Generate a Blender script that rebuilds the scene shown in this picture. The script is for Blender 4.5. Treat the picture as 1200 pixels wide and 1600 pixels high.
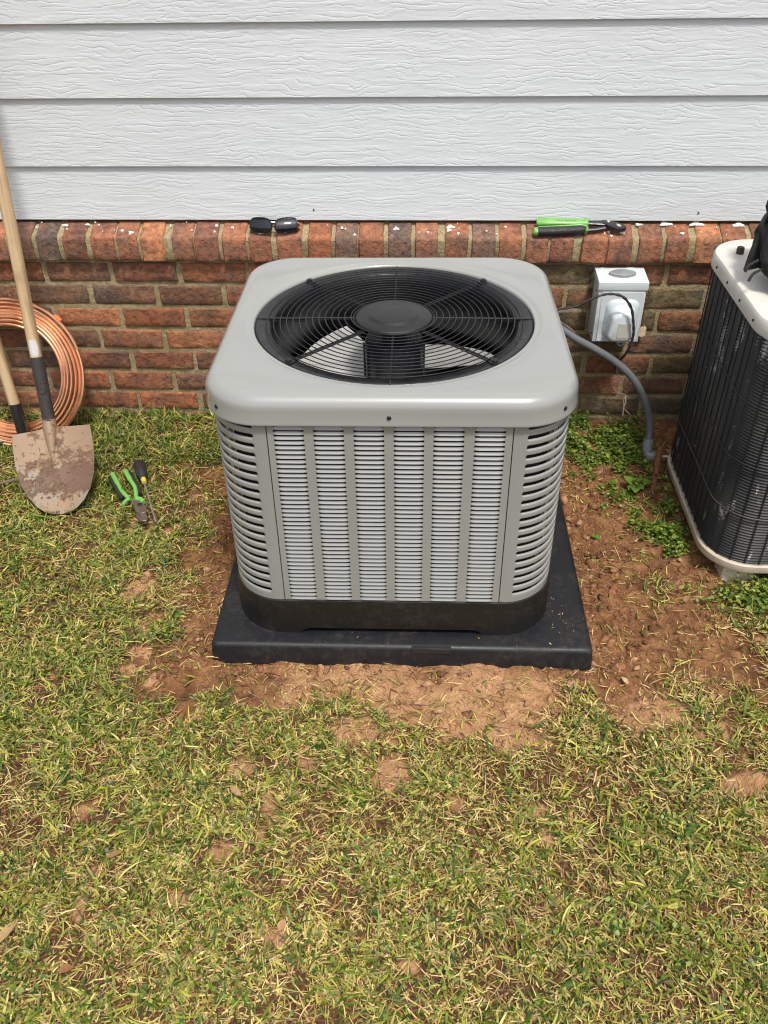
import bpy, bmesh, math, random
import numpy as np
from mathutils import Vector, Matrix

random.seed(7)
rng = np.random.default_rng(11)
S = bpy.context.scene
for o in list(bpy.data.objects):
    bpy.data.objects.remove(o)
COL = S.collection
PI = math.pi

# ------------------------------------------------------------------ camera
cam_d = bpy.data.cameras.new('camera')
cam = bpy.data.objects.new('camera', cam_d)
COL.objects.link(cam)
_r = Vector((0.9987, 0.0486, -0.0140)).normalized()
_f = Vector((-0.0472, 0.7972, -0.6019)).normalized()
_u = _r.cross(_f).normalized()
_r = _f.cross(_u).normalized()
M = Matrix.Identity(4)
for i in range(3):
    M[i][0], M[i][1], M[i][2] = _r[i], _u[i], -_f[i]
M[0][3], M[1][3], M[2][3] = 0, 0, 1.411
cam.matrix_world = M
cam_d.sensor_fit = 'VERTICAL'
cam_d.sensor_height = 36.0
cam_d.lens = 1349.94 / 1600 * 36.0
cam_d.clip_start = 0.02
cam_d.clip_end = 500
S.camera = cam

# ------------------------------------------------------------------ light
SUN_EL, SUN_AZ = math.radians(64), math.radians(158)      # azimuth clockwise from +Y
W = bpy.data.worlds.new('World')
S.world = W
W.use_nodes = True
nt = W.node_tree
nt.nodes.clear()
sky = nt.nodes.new('ShaderNodeTexSky')
sky.sky_type = 'NISHITA'
sky.sun_disc = False
sky.sun_elevation = SUN_EL
sky.sun_rotation = SUN_AZ
sky.dust_density = 3.0
hsv = nt.nodes.new('ShaderNodeHueSaturation')
hsv.inputs['Saturation'].default_value = 0.42
bg = nt.nodes.new('ShaderNodeBackground')
bg.inputs['Strength'].default_value = 0.13
wo = nt.nodes.new('ShaderNodeOutputWorld')
nt.links.new(sky.outputs[0], hsv.inputs['Color'])
nt.links.new(hsv.outputs[0], bg.inputs['Color'])
nt.links.new(bg.outputs[0], wo.inputs['Surface'])
sun_d = bpy.data.lights.new('sun', 'SUN')
sun_d.energy = 2.3
sun_d.angle = math.radians(8)
sun_d.color = (1.0, 0.962, 0.895)
sun = bpy.data.objects.new('sun', sun_d)
COL.objects.link(sun)
sd = Vector((math.sin(SUN_AZ) * math.cos(SUN_EL), math.cos(SUN_AZ) * math.cos(SUN_EL), math.sin(SUN_EL)))
sun.rotation_euler = sd.to_track_quat('Z', 'Y').to_euler()
sun.location = sd * 20
S.view_settings.view_transform = 'Standard'
S.view_settings.look = 'None'
S.view_settings.exposure = 0.47
S.view_settings.gamma = 1.0
S.view_settings.use_curve_mapping = False
S.cycles.filter_width = 1.15

# ------------------------------------------------------------------ helpers
def empty(name, loc=(0, 0, 0), rz=0.0):
    o = bpy.data.objects.new(name, None)
    o.empty_display_size = 0.05
    COL.objects.link(o)
    o.location = loc
    o.rotation_euler = (0, 0, rz)
    return o

def tag(o, label, cat, group=None):
    o['label'] = label
    o['category'] = cat
    if group:
        o['group'] = group
    return o

def rot_to(v):
    v = Vector(v).normalized()
    return v.to_track_quat('Z', 'Y').to_matrix()

class MB:
    def __init__(s):
        s.v = []; s.f = []; s.m = []
    def add(s, vs, fs, mi=0):
        b = len(s.v)
        s.v += [tuple(p) for p in vs]
        s.f += [tuple(i + b for i in f) for f in fs]
        s.m += [mi] * len(fs)
        return s
    def box(s, c, d, mi=0, rot=None, taper=1.0):
        hx, hy, hz = d[0] / 2, d[1] / 2, d[2] / 2
        vs = []
        for z in (-1, 1):
            k = taper if z > 0 else 1.0
            for x, y in ((-1, -1), (1, -1), (1, 1), (-1, 1)):
                p = Vector((x * hx * k, y * hy * k, z * hz))
                if rot is not None:
                    p = rot @ p
                vs.append(p + Vector(c))
        s.add(vs, [(3, 2, 1, 0), (4, 5, 6, 7), (0, 1, 5, 4), (1, 2, 6, 5), (2, 3, 7, 6), (3, 0, 4, 7)], mi)
        return s
    def loft(s, rings, closed=True, cap0=False, cap1=False, mi=0):
        n = len(rings[0]); vs = []; fs = []
        for r in rings:
            vs += list(r)
        m = n if closed else n - 1
        for k in range(len(rings) - 1):
            for i in range(m):
                j = (i + 1) % n
                fs.append((k * n + i, k * n + j, (k + 1) * n + j, (k + 1) * n + i))
        if cap0: fs.append(tuple(reversed(range(n))))
        if cap1: fs.append(tuple(range((len(rings) - 1) * n, len(rings) * n)))
        return s.add(vs, fs, mi)
    def tube(s, pts, rad, n=8, mi=0, caps=True, closed=False):
        pts = [Vector(p) for p in pts]
        N = len(pts)
        rr = rad if hasattr(rad, '__len__') else [rad] * N
        up = None; rings = []
        for i, p in enumerate(pts):
            if closed:
                t = (pts[(i + 1) % N] - pts[i - 1])
            else:
                t = pts[min(i + 1, N - 1)] - pts[max(i - 1, 0)]
            t.normalize()
            if up is None:
                a = Vector((0, 0, 1)) if abs(t.z) < 0.9 else Vector((1, 0, 0))
                up = (a - t * a.dot(t)).normalized()
            else:
                up = (up - t * up.dot(t)).normalized()
            sd_ = t.cross(up)
            rings.append([p + (up * math.cos(2 * PI * k / n) + sd_ * math.sin(2 * PI * k / n)) * rr[i] for k in range(n)])
        if closed:
            rings.append(rings[0])
            return s.loft(rings, mi=mi)
        return s.loft(rings, cap0=caps, cap1=caps, mi=mi)
    def lathe(s, prof, c=(0, 0, 0), n=24, mi=0, axis=None, cap0=True, cap1=True):
        R_ = rot_to(axis) if axis is not None else Matrix.Identity(3)
        rings = [[R_ @ Vector((r * math.cos(2 * PI * k / n), r * math.sin(2 * PI * k / n), z)) + Vector(c) for k in range(n)] for r, z in prof]
        return s.loft(rings, cap0=cap0, cap1=cap1, mi=mi)
    def build(s, name, mats, parent=None, smooth=True, bevel=0.0, seg=1, loc=None, merge=0.0, angle=40):
        me = bpy.data.meshes.new(name)
        me.from_pydata(s.v, [], s.f)
        if not isinstance(mats, (list, tuple)):
            mats = [mats]
        for m in mats:
            me.materials.append(m)
        if len(mats) > 1:
            me.polygons.foreach_set('material_index', s.m)
        bm = bmesh.new(); bm.from_mesh(me)
        if merge > 0:
            bmesh.ops.remove_doubles(bm, verts=bm.verts, dist=merge)
        if bevel > 0:
            es = [e for e in bm.edges if len(e.link_faces) == 2 and e.calc_face_angle(0) > 0.6]
            bmesh.ops.bevel(bm, geom=es, offset=bevel, segments=seg, affect='EDGES', profile=0.6, clamp_overlap=True)
        bmesh.ops.recalc_face_normals(bm, faces=bm.faces)
        if smooth:
            for f in bm.faces: f.smooth = True
            for e in bm.edges:
                if len(e.link_faces) == 2 and e.calc_face_angle(0) > math.radians(angle):
                    e.smooth = False
        bm.to_mesh(me); bm.free()
        o = bpy.data.objects.new(name, me)
        COL.objects.link(o)
        if parent is not None: o.parent = parent
        if loc is not None: o.location = loc
        return o

def link_copy(name, me, parent, loc=(0, 0, 0), rot=(0, 0, 0), scale=(1, 1, 1)):
    o = bpy.data.objects.new(name, me)
    COL.objects.link(o)
    o.parent = parent; o.location = loc; o.rotation_euler = rot; o.scale = scale
    return o

def spline(pts, n=8):
    P = [Vector(p) for p in pts]; out = []
    for i in range(len(P) - 1):
        p0 = P[max(i - 1, 0)]; p1 = P[i]; p2 = P[i + 1]; p3 = P[min(i + 2, len(P) - 1)]
        for k in range(n):
            t = k / n
            out.append(0.5 * ((2 * p1) + (p2 - p0) * t + (2 * p0 - 5 * p1 + 4 * p2 - p3) * t * t + (3 * p1 - p0 - 3 * p2 + p3) * t ** 3))
    out.append(P[-1])
    return out

def mesh_np(name, V, F, mats, cols=None, matidx=None, parent=None, smooth=False):
    """fast mesh from numpy; F is a list of (n,k) integer arrays"""
    me = bpy.data.meshes.new(name)
    me.vertices.add(len(V)); me.vertices.foreach_set('co', np.ascontiguousarray(V, dtype=np.float32).ravel())
    loops = np.concatenate([f.ravel() for f in F]).astype(np.int32)
    tot = np.concatenate([np.full(len(f), f.shape[1], dtype=np.int32) for f in F])
    st = np.concatenate([[0], np.cumsum(tot)[:-1]]).astype(np.int32)
    me.loops.add(len(loops)); me.loops.foreach_set('vertex_index', loops)
    me.polygons.add(len(tot)); me.polygons.foreach_set('loop_start', st)
    try: me.polygons.foreach_set('loop_total', tot)
    except Exception: pass
    for m in (mats if isinstance(mats, (list, tuple)) else [mats]): me.materials.append(m)
    if smooth: me.polygons.foreach_set('use_smooth', np.ones(len(tot), dtype=bool))
    me.update(calc_edges=True)
    if cols is not None:
        for nm, c in cols.items():
            if c.ndim == 2:
                a = me.attributes.new(nm, 'FLOAT_COLOR', 'POINT')
                cc = np.ones((len(V), 4), dtype=np.float32); cc[:, :3] = c
                a.data.foreach_set('color', cc.ravel())
            else:
                a = me.attributes.new(nm, 'FLOAT', 'POINT')
                a.data.foreach_set('value', c.astype(np.float32))
    o = bpy.data.objects.new(name, me); COL.objects.link(o)
    if parent is not None: o.parent = parent
    return o

# value noise
def _hash(ix, iy, seed):
    h = (ix.astype(np.int64) * 374761393 + iy.astype(np.int64) * 668265263 + seed * 1442695041) & 0xFFFFFFFF
    h = ((h ^ (h >> 13)) * 1274126177) & 0xFFFFFFFF
    return ((h ^ (h >> 16)) & 0xFFFF) / 65535.0
def vnoise(x, y, s, seed=0):
    x = np.asarray(x, dtype=np.float64) * s; y = np.asarray(y, dtype=np.float64) * s
    ix = np.floor(x); iy = np.floor(y); fx = x - ix; fy = y - iy
    fx = fx * fx * (3 - 2 * fx); fy = fy * fy * (3 - 2 * fy)
    a = _hash(ix, iy, seed); b = _hash(ix + 1, iy, seed); c = _hash(ix, iy + 1, seed); d = _hash(ix + 1, iy + 1, seed)
    return (a * (1 - fx) + b * fx) * (1 - fy) + (c * (1 - fx) + d * fx) * fy
def fbm(x, y, s, oct=4, seed=0, gain=0.5):
    t = 0; a = 1; n = 0
    for i in range(oct):
        t = t + a * vnoise(x, y, s * 2 ** i, seed + i * 17); n += a; a *= gain
    return t / n
def sstep(a, b, x):
    t = np.clip((x - a) / (b - a), 0, 1)
    return t * t * (3 - 2 * t)

# ------------------------------------------------------------------ materials
class NM:
    def __init__(s, name):
        s.mat = bpy.data.materials.new(name); s.mat.use_nodes = True
        s.t = s.mat.node_tree; s.t.nodes.clear()
        s.out = s.t.nodes.new('ShaderNodeOutputMaterial')
        s.b = s.t.nodes.new('ShaderNodeBsdfPrincipled')
        s.t.links.new(s.b.outputs[0], s.out.inputs['Surface'])
    def n(s, typ, **kw):
        nd = s.t.nodes.new(typ)
        for k, v in kw.items():
            if k.startswith('i_'):
                key = k[2:].replace('_', ' ')
                nd.inputs[int(key) if key.isdigit() else key].default_value = v
            else: setattr(nd, k, v)
        return nd
    def l(s, a, b):
        s.t.links.new(a, b)
    def coord(s, kind='Object', scale=None, loc=None):
        tc = s.n('ShaderNodeTexCoord')
        if scale is None and loc is None: return tc.outputs[kind]
        mp = s.n('ShaderNodeMapping')
        if scale is not None: mp.inputs['Scale'].default_value = scale
        if loc is not None: mp.inputs['Location'].default_value = loc
        s.l(tc.outputs[kind], mp.inputs['Vector'])
        return mp.outputs[0]
    def noise(s, vec, scale, detail=4, rough=0.55, dist=0.0):
        nd = s.n('ShaderNodeTexNoise'); nd.inputs['Scale'].default_value = scale
        nd.inputs['Detail'].default_value = detail; nd.inputs['Roughness'].default_value = rough
        nd.inputs['Distortion'].default_value = dist
        if vec is not None: s.l(vec, nd.inputs['Vector'])
        return nd.outputs['Fac']
    def ramp(s, fac, stops, interp='LINEAR'):
        nd = s.n('ShaderNodeValToRGB'); cr = nd.color_ramp; cr.interpolation = interp
        while len(cr.elements) < len(stops): cr.elements.new(0.5)
        for e, (p, c) in zip(cr.elements, stops):
            e.position = p; e.color = (c, c, c, 1) if not hasattr(c, '__len__') else (*c[:3], 1)
        s.l(fac, nd.inputs['Fac']); return nd.outputs['Color']
    def mix(s, fac, a, b, mode='MIX'):
        nd = s.n('ShaderNodeMix', data_type='RGBA', blend_type=mode)
        for sock, v in ((nd.inputs[0], fac), (nd.inputs[6], a), (nd.inputs[7], b)):
            if hasattr(v, 'is_linked'): s.l(v, sock)
            elif hasattr(v, '__len__'): sock.default_value = (*v[:3], 1)
            else: sock.default_value = v
        return nd.outputs[2]
    def math(s, op, a, b=0.0, c=None):
        nd = s.n('ShaderNodeMath', operation=op)
        for i, v in enumerate((a, b) if c is None else (a, b, c)):
            if hasattr(v, 'is_linked'): s.l(v, nd.inputs[i])
            else: nd.inputs[i].default_value = v
        return nd.outputs[0]
    def bump(s, h, dist, strength=1.0, prev=None):
        nd = s.n('ShaderNodeBump'); nd.inputs['Distance'].default_value = dist; nd.inputs['Strength'].default_value = strength
        s.l(h, nd.inputs['Height'])
        if prev is not None: s.l(prev, nd.inputs['Normal'])
        s.l(nd.outputs[0], s.b.inputs['Normal']); return nd.outputs[0]
    def set(s, **kw):
        for k, v in kw.items():
            sock = s.b.inputs[k.replace('_', ' ')]
            if hasattr(v, 'is_linked'): s.l(v, sock)
            elif hasattr(v, '__len__') and len(v) == 3: sock.default_value = (*v, 1)
            else: sock.default_value = v
        return s

def simple(name, col, rough=0.5, metal=0.0, var=0.25, nscale=40, bump=0.0, bscale=200, coat=0.0, spec=0.5, dark=None, rvar=0.12):
    m = NM(name); v = m.coord()
    f = m.noise(v, nscale, 5, 0.6)
    d = dark if dark is not None else tuple(c * (1 - var) for c in col)
    l_ = tuple(min(1, c * (1 + var * 0.5)) for c in col)
    m.set(Base_Color=m.ramp(f, [(0.3, d), (0.5, col), (0.72, l_)]), Metallic=metal, Specular_IOR_Level=spec)
    f2 = m.noise(v, nscale * 2.3, 4, 0.6)
    m.set(Roughness=m.ramp(f2, [(0.3, max(0.03, rough - rvar)), (0.7, min(1, rough + rvar))]))
    if coat: m.set(Coat_Weight=coat, Coat_Roughness=0.12)
    if bump: m.bump(m.noise(v, bscale, 3, 0.6), bump)
    return m.mat

def siding_mat():
    m = NM('painted_fibre_cement')
    v = m.coord()
    oi = m.n('ShaderNodeObjectInfo')
    off = m.n('ShaderNodeVectorMath', operation='SCALE'); off.inputs[0].default_value = (37.0, 0.0, 11.0); m.l(oi.outputs['Random'], off.inputs['Scale'])
    ad = m.n('ShaderNodeVectorMath', operation='ADD'); m.l(v, ad.inputs[0]); m.l(off.outputs[0], ad.inputs[1])
    v = ad.outputs[0]
    def mp(sc):
        k = m.n('ShaderNodeMapping'); k.inputs['Scale'].default_value = sc; m.l(v, k.inputs['Vector']); return k.outputs[0]
    warp = m.noise(mp((4.2, 0.4, 11)), 1.0, 4, 0.58, 0.6)
    fine = m.noise(mp((14, 1, 60)), 1.0, 3, 0.6)
    sx = m.n('ShaderNodeSeparateXYZ'); m.l(v, sx.inputs[0])
    ph = m.math('MULTIPLY', sx.outputs['Z'], 2 * PI / 0.0112)
    ph = m.math('ADD', ph, m.math('MULTIPLY', warp, 46.0))
    ph = m.math('ADD', ph, m.math('MULTIPLY', fine, 6.0))
    w = m.math('SINE', ph)
    brk = m.noise(mp((9, 1, 45)), 1.0, 2, 0.5)
    brk = m.ramp(brk, [(0.40, 0.15), (0.58, 1.0)])
    h = m.ramp(m.math('MULTIPLY_ADD', w, 0.5, 0.5), [(0.0, 0.0), (0.13, 0.72), (0.3, 0.92), (1.0, 1.0)])
    h = m.math('MULTIPLY', h, brk)
    g = m.noise(mp((2.2, 1, 2.2)), 1.0, 4, 0.6)
    m.set(Base_Color=m.ramp(g, [(0.3, (0.590, 0.620, 0.630)), (0.7, (0.628, 0.655, 0.664))]), Roughness=0.5)
    b1 = m.bump(h, 0.0012, 0.5)
    m.bump(m.noise(mp((90, 90, 160)), 1.0, 2), 0.0007, 0.5, b1)
    return m.mat

def brick_mat():
    m = NM('fired_clay_brick')
    v = m.coord()
    oi = m.n('ShaderNodeObjectInfo')
    off = m.n('ShaderNodeVectorMath', operation='SCALE'); off.inputs[0].default_value = (51.0, 17.0, 29.0); m.l(oi.outputs['Random'], off.inputs['Scale'])
    ad = m.n('ShaderNodeVectorMath', operation='ADD'); m.l(v, ad.inputs[0]); m.l(off.outputs[0], ad.inputs[1]); v = ad.outputs[0]
    col = oi.outputs['Color']
    n1 = m.noise(v, 16, 5, 0.62, 0.3)
    n2 = m.noise(v, 70, 5, 0.7)
    n3 = m.noise(v, 260, 3, 0.6)
    c = m.mix(m.ramp(n1, [(0.36, 0.0), (0.62, 1.0)]), m.mix(1.0, col, (0.74, 0.80, 0.86), 'MULTIPLY'), m.mix(1.0, col, (1.50, 1.22, 0.98), 'MULTIPLY'))
    c = m.mix(m.ramp(n2, [(0.34, 0.6), (0.50, 0.0)]), c, m.mix(1.0, col, (0.42, 0.38, 0.36), 'MULTIPLY'))
    c = m.mix(m.ramp(n3, [(0.62, 0.0), (0.74, 0.5)]), c, (0.46, 0.33, 0.22))
    n4 = m.noise(v, 34, 4, 0.65, 0.8)
    c = m.mix(m.ramp(n4, [(0.58, 0.0), (0.74, 0.45)]), c, (0.42, 0.31, 0.21))
    m.set(Base_Color=c, Roughness=0.9, Specular_IOR_Level=0.25)
    b = m.bump(m.ramp(n2, [(0.3, 0.0), (0.55, 1.0)]), 0.004, 0.8)
    m.bump(n3, 0.002, 0.7, b)
    return m.mat

def mortar_mat():
    m = NM('sandy_mortar')
    v = m.coord()
    n1 = m.noise(v, 7, 5, 0.6); n2 = m.noise(v, 90, 4, 0.7); n3 = m.noise(v, 400, 2)
    c = m.ramp(n2, [(0.3, (0.24, 0.18, 0.095)), (0.6, (0.40, 0.32, 0.185)), (0.8, (0.48, 0.41, 0.26))])
    c = m.mix(m.ramp(n1, [(0.5, 0.0), (0.68, 0.55)]), c, (0.20, 0.19, 0.08))
    m.set(Base_Color=c, Roughness=0.95, Specular_IOR_Level=0.2)
    b = m.bump(n2, 0.006, 0.9); m.bump(n3, 0.002, 0.8, b)
    return m.mat

def ground_mat():
    m = NM('clay_soil_and_thatch')
    v = m.coord()
    a = m.n('ShaderNodeAttribute', attribute_name='soil').outputs['Fac']
    d = m.n('ShaderNodeAttribute', attribute_name='dry').outputs['Fac']
    n1 = m.noise(v, 26, 6, 0.68, 0.4); n2 = m.noise(v, 150, 4, 0.7); n0 = m.noise(v, 5, 4, 0.6)
    soil = m.ramp(n1, [(0.26, (0.088, 0.037, 0.017)), (0.44, (0.215, 0.099, 0.044)), (0.64, (0.37, 0.186, 0.086))])
    dry = m.ramp(n1, [(0.3, (0.36, 0.18, 0.082)), (0.55, (0.54, 0.30, 0.155)), (0.75, (0.60, 0.37, 0.20))])
    dd = m.math('ADD', d, m.math('MULTIPLY', m.math('SUBTRACT', n0, 0.5), 0.9))
    soil = m.mix(m.ramp(dd, [(0.35, 0.0), (0.65, 1.0)]), soil, dry)
    th = m.ramp(n2, [(0.3, (0.045, 0.022, 0.011)), (0.5, (0.13, 0.066, 0.030)), (0.7, (0.25, 0.145, 0.070))])
    c = m.mix(a, th, soil)
    m.set(Base_Color=c, Roughness=0.95, Specular_IOR_Level=0.15)
    b = m.bump(n1, 0.020, 1.0); m.bump(n2, 0.006, 0.9, b)
    return m.mat

def leaf_mat(name, transl=0.25, rough=0.5):
    m = NM(name)
    a = m.n('ShaderNodeAttribute', attribute_name='col').outputs['Color']
    m.set(Base_Color=a, Roughness=rough, Specular_IOR_Level=0.35)
    tr = m.n('ShaderNodeBsdfTranslucent'); m.l(a, tr.inputs['Color'])
    mx = m.n('ShaderNodeMixShader'); mx.inputs[0].default_value = transl
    m.l(m.b.outputs[0], mx.inputs[1]); m.l(tr.outputs[0], mx.inputs[2]); m.l(mx.outputs[0], m.out.inputs['Surface'])
    return m.mat

def clod_mat():
    m = NM('clay_clods'); v = m.coord()
    a = m.n('ShaderNodeAttribute', attribute_name='col').outputs['Color']
    n = m.noise(v, 180, 4, 0.7)
    m.set(Base_Color=m.mix(1.0, a, m.ramp(n, [(0.3, 0.55), (0.7, 1.2)]), 'MULTIPLY'), Roughness=0.95, Specular_IOR_Level=0.15)
    m.bump(n, 0.004, 0.8)
    return m.mat

def wood_mat():
    m = NM('weathered_ash_handle'); v = m.coord('Object', (60, 60, 3))
    n = m.noise(v, 1.0, 5, 0.6, 0.5); n2 = m.noise(m.coord(), 9, 4, 0.6)
    c = m.ramp(n, [(0.3, (0.27, 0.17, 0.085)), (0.5, (0.45, 0.31, 0.17)), (0.7, (0.56, 0.42, 0.25))])
    c = m.mix(m.ramp(n2, [(0.5, 0.0), (0.7, 0.5)]), c, (0.22, 0.14, 0.075))
    m.set(Base_Color=c, Roughness=0.65); m.bump(n, 0.0012, 0.6)
    return m.mat

def dirty_steel(name, base, clay=(0.40, 0.27, 0.165), amount=0.5, dark=(0.15, 0.075, 0.04), metal=0.6, band=None):
    m = NM(name); v = m.coord()
    n = m.noise(v, 11, 6, 0.62, 0.6); n2 = m.noise(v, 55, 5, 0.7, 0.4); n3 = m.noise(v, 300, 2)
    c = m.mix(m.ramp(n, [(0.62 - amount * 0.4, 0.0), (0.74 - amount * 0.4, 1.0)]), base, clay)
    k = m.math('MULTIPLY_ADD', n2, 0.5, m.math('MULTIPLY', n, 0.5))
    if band:      # wet mud caked over the part that goes into the ground
        sz = m.n('ShaderNodeSeparateXYZ'); m.l(v, sz.inputs[0])
        q = m.math('DIVIDE', m.math('SUBTRACT', sz.outputs['Z'], band[0]), band[1])
        k = m.math('ADD', k, m.math('MULTIPLY', m.math('POWER', 2.718, m.math('MULTIPLY', m.math('MULTIPLY', q, q), -1.0)), 0.15))
        k = m.math('SUBTRACT', k, 0.045)
    dk = m.ramp(k, [(0.50, 0.0), (0.575, 1.0)])
    c = m.mix(dk, c, dark)
    m.set(Base_Color=c, Roughness=0.62, Metallic=m.ramp(n, [(0.5, metal * 0.5), (0.7, 0.05)]))
    b = m.bump(dk, 0.003, 0.7); m.bump(n3, 0.0008, 0.6, b)
    return m.mat

def paint_grey():
    m = NM('warm_grey_enamel'); v = m.coord()
    n = m.noise(v, 3.0, 3, 0.5); n2 = m.noise(v, 900, 2, 0.5); n3 = m.noise(v, 55, 5, 0.7)
    c = m.ramp(n, [(0.35, (0.268, 0.271, 0.258)), (0.65, (0.284, 0.287, 0.274))])
    c = m.mix(m.ramp(n3, [(0.66, 0.0), (0.8, 0.10)]), c, (0.45, 0.43, 0.39))
    m.set(Base_Color=c, Roughness=0.32, Specular_IOR_Level=0.5, Coat_Weight=0.9, Coat_Roughness=0.10)
    return m.mat

def black_plastic(name, col, rough, dust=0.4, dustcol=(0.16, 0.13, 0.10)):
    m = NM(name); v = m.coord()
    n = m.noise(v, 9, 6, 0.7, 0.5); n2 = m.noise(v, 60, 5, 0.75); n3 = m.noise(v, 500, 2)
    k = m.math('MULTIPLY_ADD', n2, 0.55, m.math('MULTIPLY', n, 0.45))
    c = m.mix(m.ramp(k, [(0.5, 0.0), (0.66, dust)]), col, dustcol)
    m.set(Base_Color=c, Specular_IOR_Level=0.42, Roughness=m.ramp(n, [(0.35, rough - 0.08), (0.65, rough + 0.12)]))
    m.bump(n3, 0.0005, 0.6)
    return m.mat

def coil_mat():
    m = NM('dusty_condenser_fins'); v = m.coord()
    n = m.noise(m.coord('Object', (15, 15, 6)), 1.0, 6, 0.7, 1.2)
    n2 = m.noise(m.coord('Object', (120, 120, 30)), 1.0, 4, 0.8)
    n0 = m.noise(v, 4, 3, 0.5)
    k = m.math('MULTIPLY_ADD', n2, 0.34, m.math('MULTIPLY', n, 0.66))
    c = m.ramp(n0, [(0.35, (0.026, 0.027, 0.028)), (0.7, (0.075, 0.071, 0.062))])
    lint = m.ramp(k, [(0.580, 0.0), (0.625, 1.0)])
    c = m.mix(lint, c, (0.46, 0.45, 0.42))
    m.set(Base_Color=c, Roughness=0.6, Metallic=0.2)
    m.bump(n2, 0.001, 0.5)
    return m.mat

MAT = {}
MAT['siding'] = siding_mat()
MAT['brick'] = brick_mat()
MAT['mortar'] = mortar_mat()
MAT['ground'] = ground_mat()
MAT['grass'] = leaf_mat('grass_blades', 0.22, 0.5)
MAT['weed'] = leaf_mat('weed_leaves', 0.25, 0.42)
MAT['clod'] = clod_mat()
MAT['paint'] = paint_grey()
MAT['pad'] = black_plastic('moulded_black_pad', (0.0095, 0.0105, 0.013), 0.46, 0.30, (0.10, 0.075, 0.055))
MAT['plate'] = simple('worn_black_plate', (0.020, 0.019, 0.018), 0.55, var=0.4, nscale=70)
MAT['basepan'] = black_plastic('dusty_black_base', (0.010, 0.0095, 0.009), 0.40, 0.45, (0.05, 0.04, 0.027))
MAT['grille'] = black_plastic('black_grille_coating', (0.012, 0.0125, 0.014), 0.42, 0.10, (0.06, 0.055, 0.05))
MAT['shroud'] = simple('satin_black_shroud', (0.008, 0.0085, 0.010), 0.34)
MAT['dark'] = simple('matte_black_interior', (0.010, 0.010, 0.011), 0.7, var=0.4)
MAT['fan'] = simple('bright_aluminium_blade', (0.52, 0.515, 0.49), 0.38, metal=0.15, var=0.06)
MAT['motor'] = simple('black_motor_paint', (0.014, 0.015, 0.02), 0.4)
MAT['fins'] = simple('aluminium_fin_coil', (0.13, 0.13, 0.13), 0.5, metal=0.4, bump=0.004, bscale=300)
MAT['screw'] = simple('dark_zinc_screw', (0.05, 0.045, 0.04), 0.35, metal=0.7)
MAT['copper'] = simple('bright_copper', (0.96, 0.50, 0.28), 0.33, metal=1.0, var=0.22, nscale=16, rvar=0.07)
MAT['orange'] = simple('orange_plastic_plug', (0.80, 0.16, 0.035), 0.45)
MAT['wood'] = wood_mat()
MAT['blade'] = dirty_steel('clay_caked_steel', (0.25, 0.20, 0.150), (0.27, 0.175, 0.108), 0.62, (0.135, 0.075, 0.046), 0.4, (0.066, 0.035))
MAT['socket'] = dirty_steel('worn_dark_socket', (0.05, 0.045, 0.042), (0.20, 0.14, 0.10), 0.28, (0.06, 0.04, 0.03), 0.5)
MAT['ferrule'] = simple('black_steel_ferrule', (0.022, 0.022, 0.024), 0.42, metal=0.3)
MAT['whitetape'] = simple('white_label_scrap', (0.55, 0.54, 0.52), 0.7)
MAT['green'] = simple('bright_green_grip', (0.17, 0.40, 0.085), 0.42, var=0.12)
MAT['rubber'] = simple('black_rubber_grip', (0.020, 0.020, 0.021), 0.6, bump=0.001)
MAT['toolsteel'] = simple('blackened_tool_steel', (0.055, 0.055, 0.06), 0.34, metal=0.8)
MAT['oldsteel'] = simple('tarnished_steel', (0.22, 0.17, 0.13), 0.45, metal=0.7)
MAT['brightsteel'] = simple('bright_steel_shaft', (0.62, 0.56, 0.5), 0.3, metal=0.85)
MAT['brass'] = simple('yellow_collar', (0.55, 0.45, 0.07), 0.4)
MAT['lens'] = NM('mirrored_lens').set(Base_Color=(0.008, 0.010, 0.014), Roughness=0.03, Specular_IOR_Level=0.75).mat
MAT['frame'] = simple('glossy_black_frame', (0.010, 0.010, 0.010), 0.2)
MAT['boxpaint'] = simple('pale_grey_enamel_box', (0.60, 0.645, 0.655), 0.42, var=0.06, nscale=14)
MAT['boxplastic'] = simple('pale_moulded_cover', (0.60, 0.655, 0.68), 0.30, var=0.05, nscale=10, coat=0.3)
MAT['boxlabel'] = simple('yellowed_label', (0.50, 0.50, 0.43), 0.5, var=0.12, nscale=60)
MAT['conduit'] = simple('grey_pvc_conduit', (0.135, 0.145, 0.155), 0.45, var=0.15)
MAT['fitting'] = simple('grey_pvc_fitting', (0.25, 0.26, 0.27), 0.5, var=0.15)
MAT['cable'] = simple('black_cable_jacket', (0.035, 0.030, 0.028), 0.5, var=0.3)
MAT['cablegrey'] = simple('aged_grey_cable', (0.17, 0.12, 0.10), 0.55)
MAT['pink'] = simple('bare_pale_conductor', (0.62, 0.36, 0.25), 0.45)
MAT['whitewire'] = simple('white_conductor', (0.72, 0.68, 0.60), 0.45)
MAT['tag'] = simple('pale_paper_tag', (0.75, 0.55, 0.36), 0.7)
MAT['teal'] = simple('teal_tape', (0.06, 0.24, 0.22), 0.5, var=0.4, nscale=80)
MAT['rust'] = simple('rusty_pipe', (0.20, 0.075, 0.032), 0.75, var=0.4, nscale=60, bump=0.002)
MAT['oldcap'] = simple('chalky_white_enamel', (0.66, 0.63, 0.57), 0.5, var=0.10, nscale=12)
MAT['oldrim'] = simple('stained_cream_rim', (0.56, 0.47, 0.37), 0.6, var=0.30, nscale=18)
MAT['coil'] = coil_mat()
MAT['guard'] = simple('black_guard_wire', (0.014, 0.014, 0.014), 0.5)
MAT['guardlight'] = simple('worn_guard_wire', (0.09, 0.085, 0.08), 0.45, metal=0.3)
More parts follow.
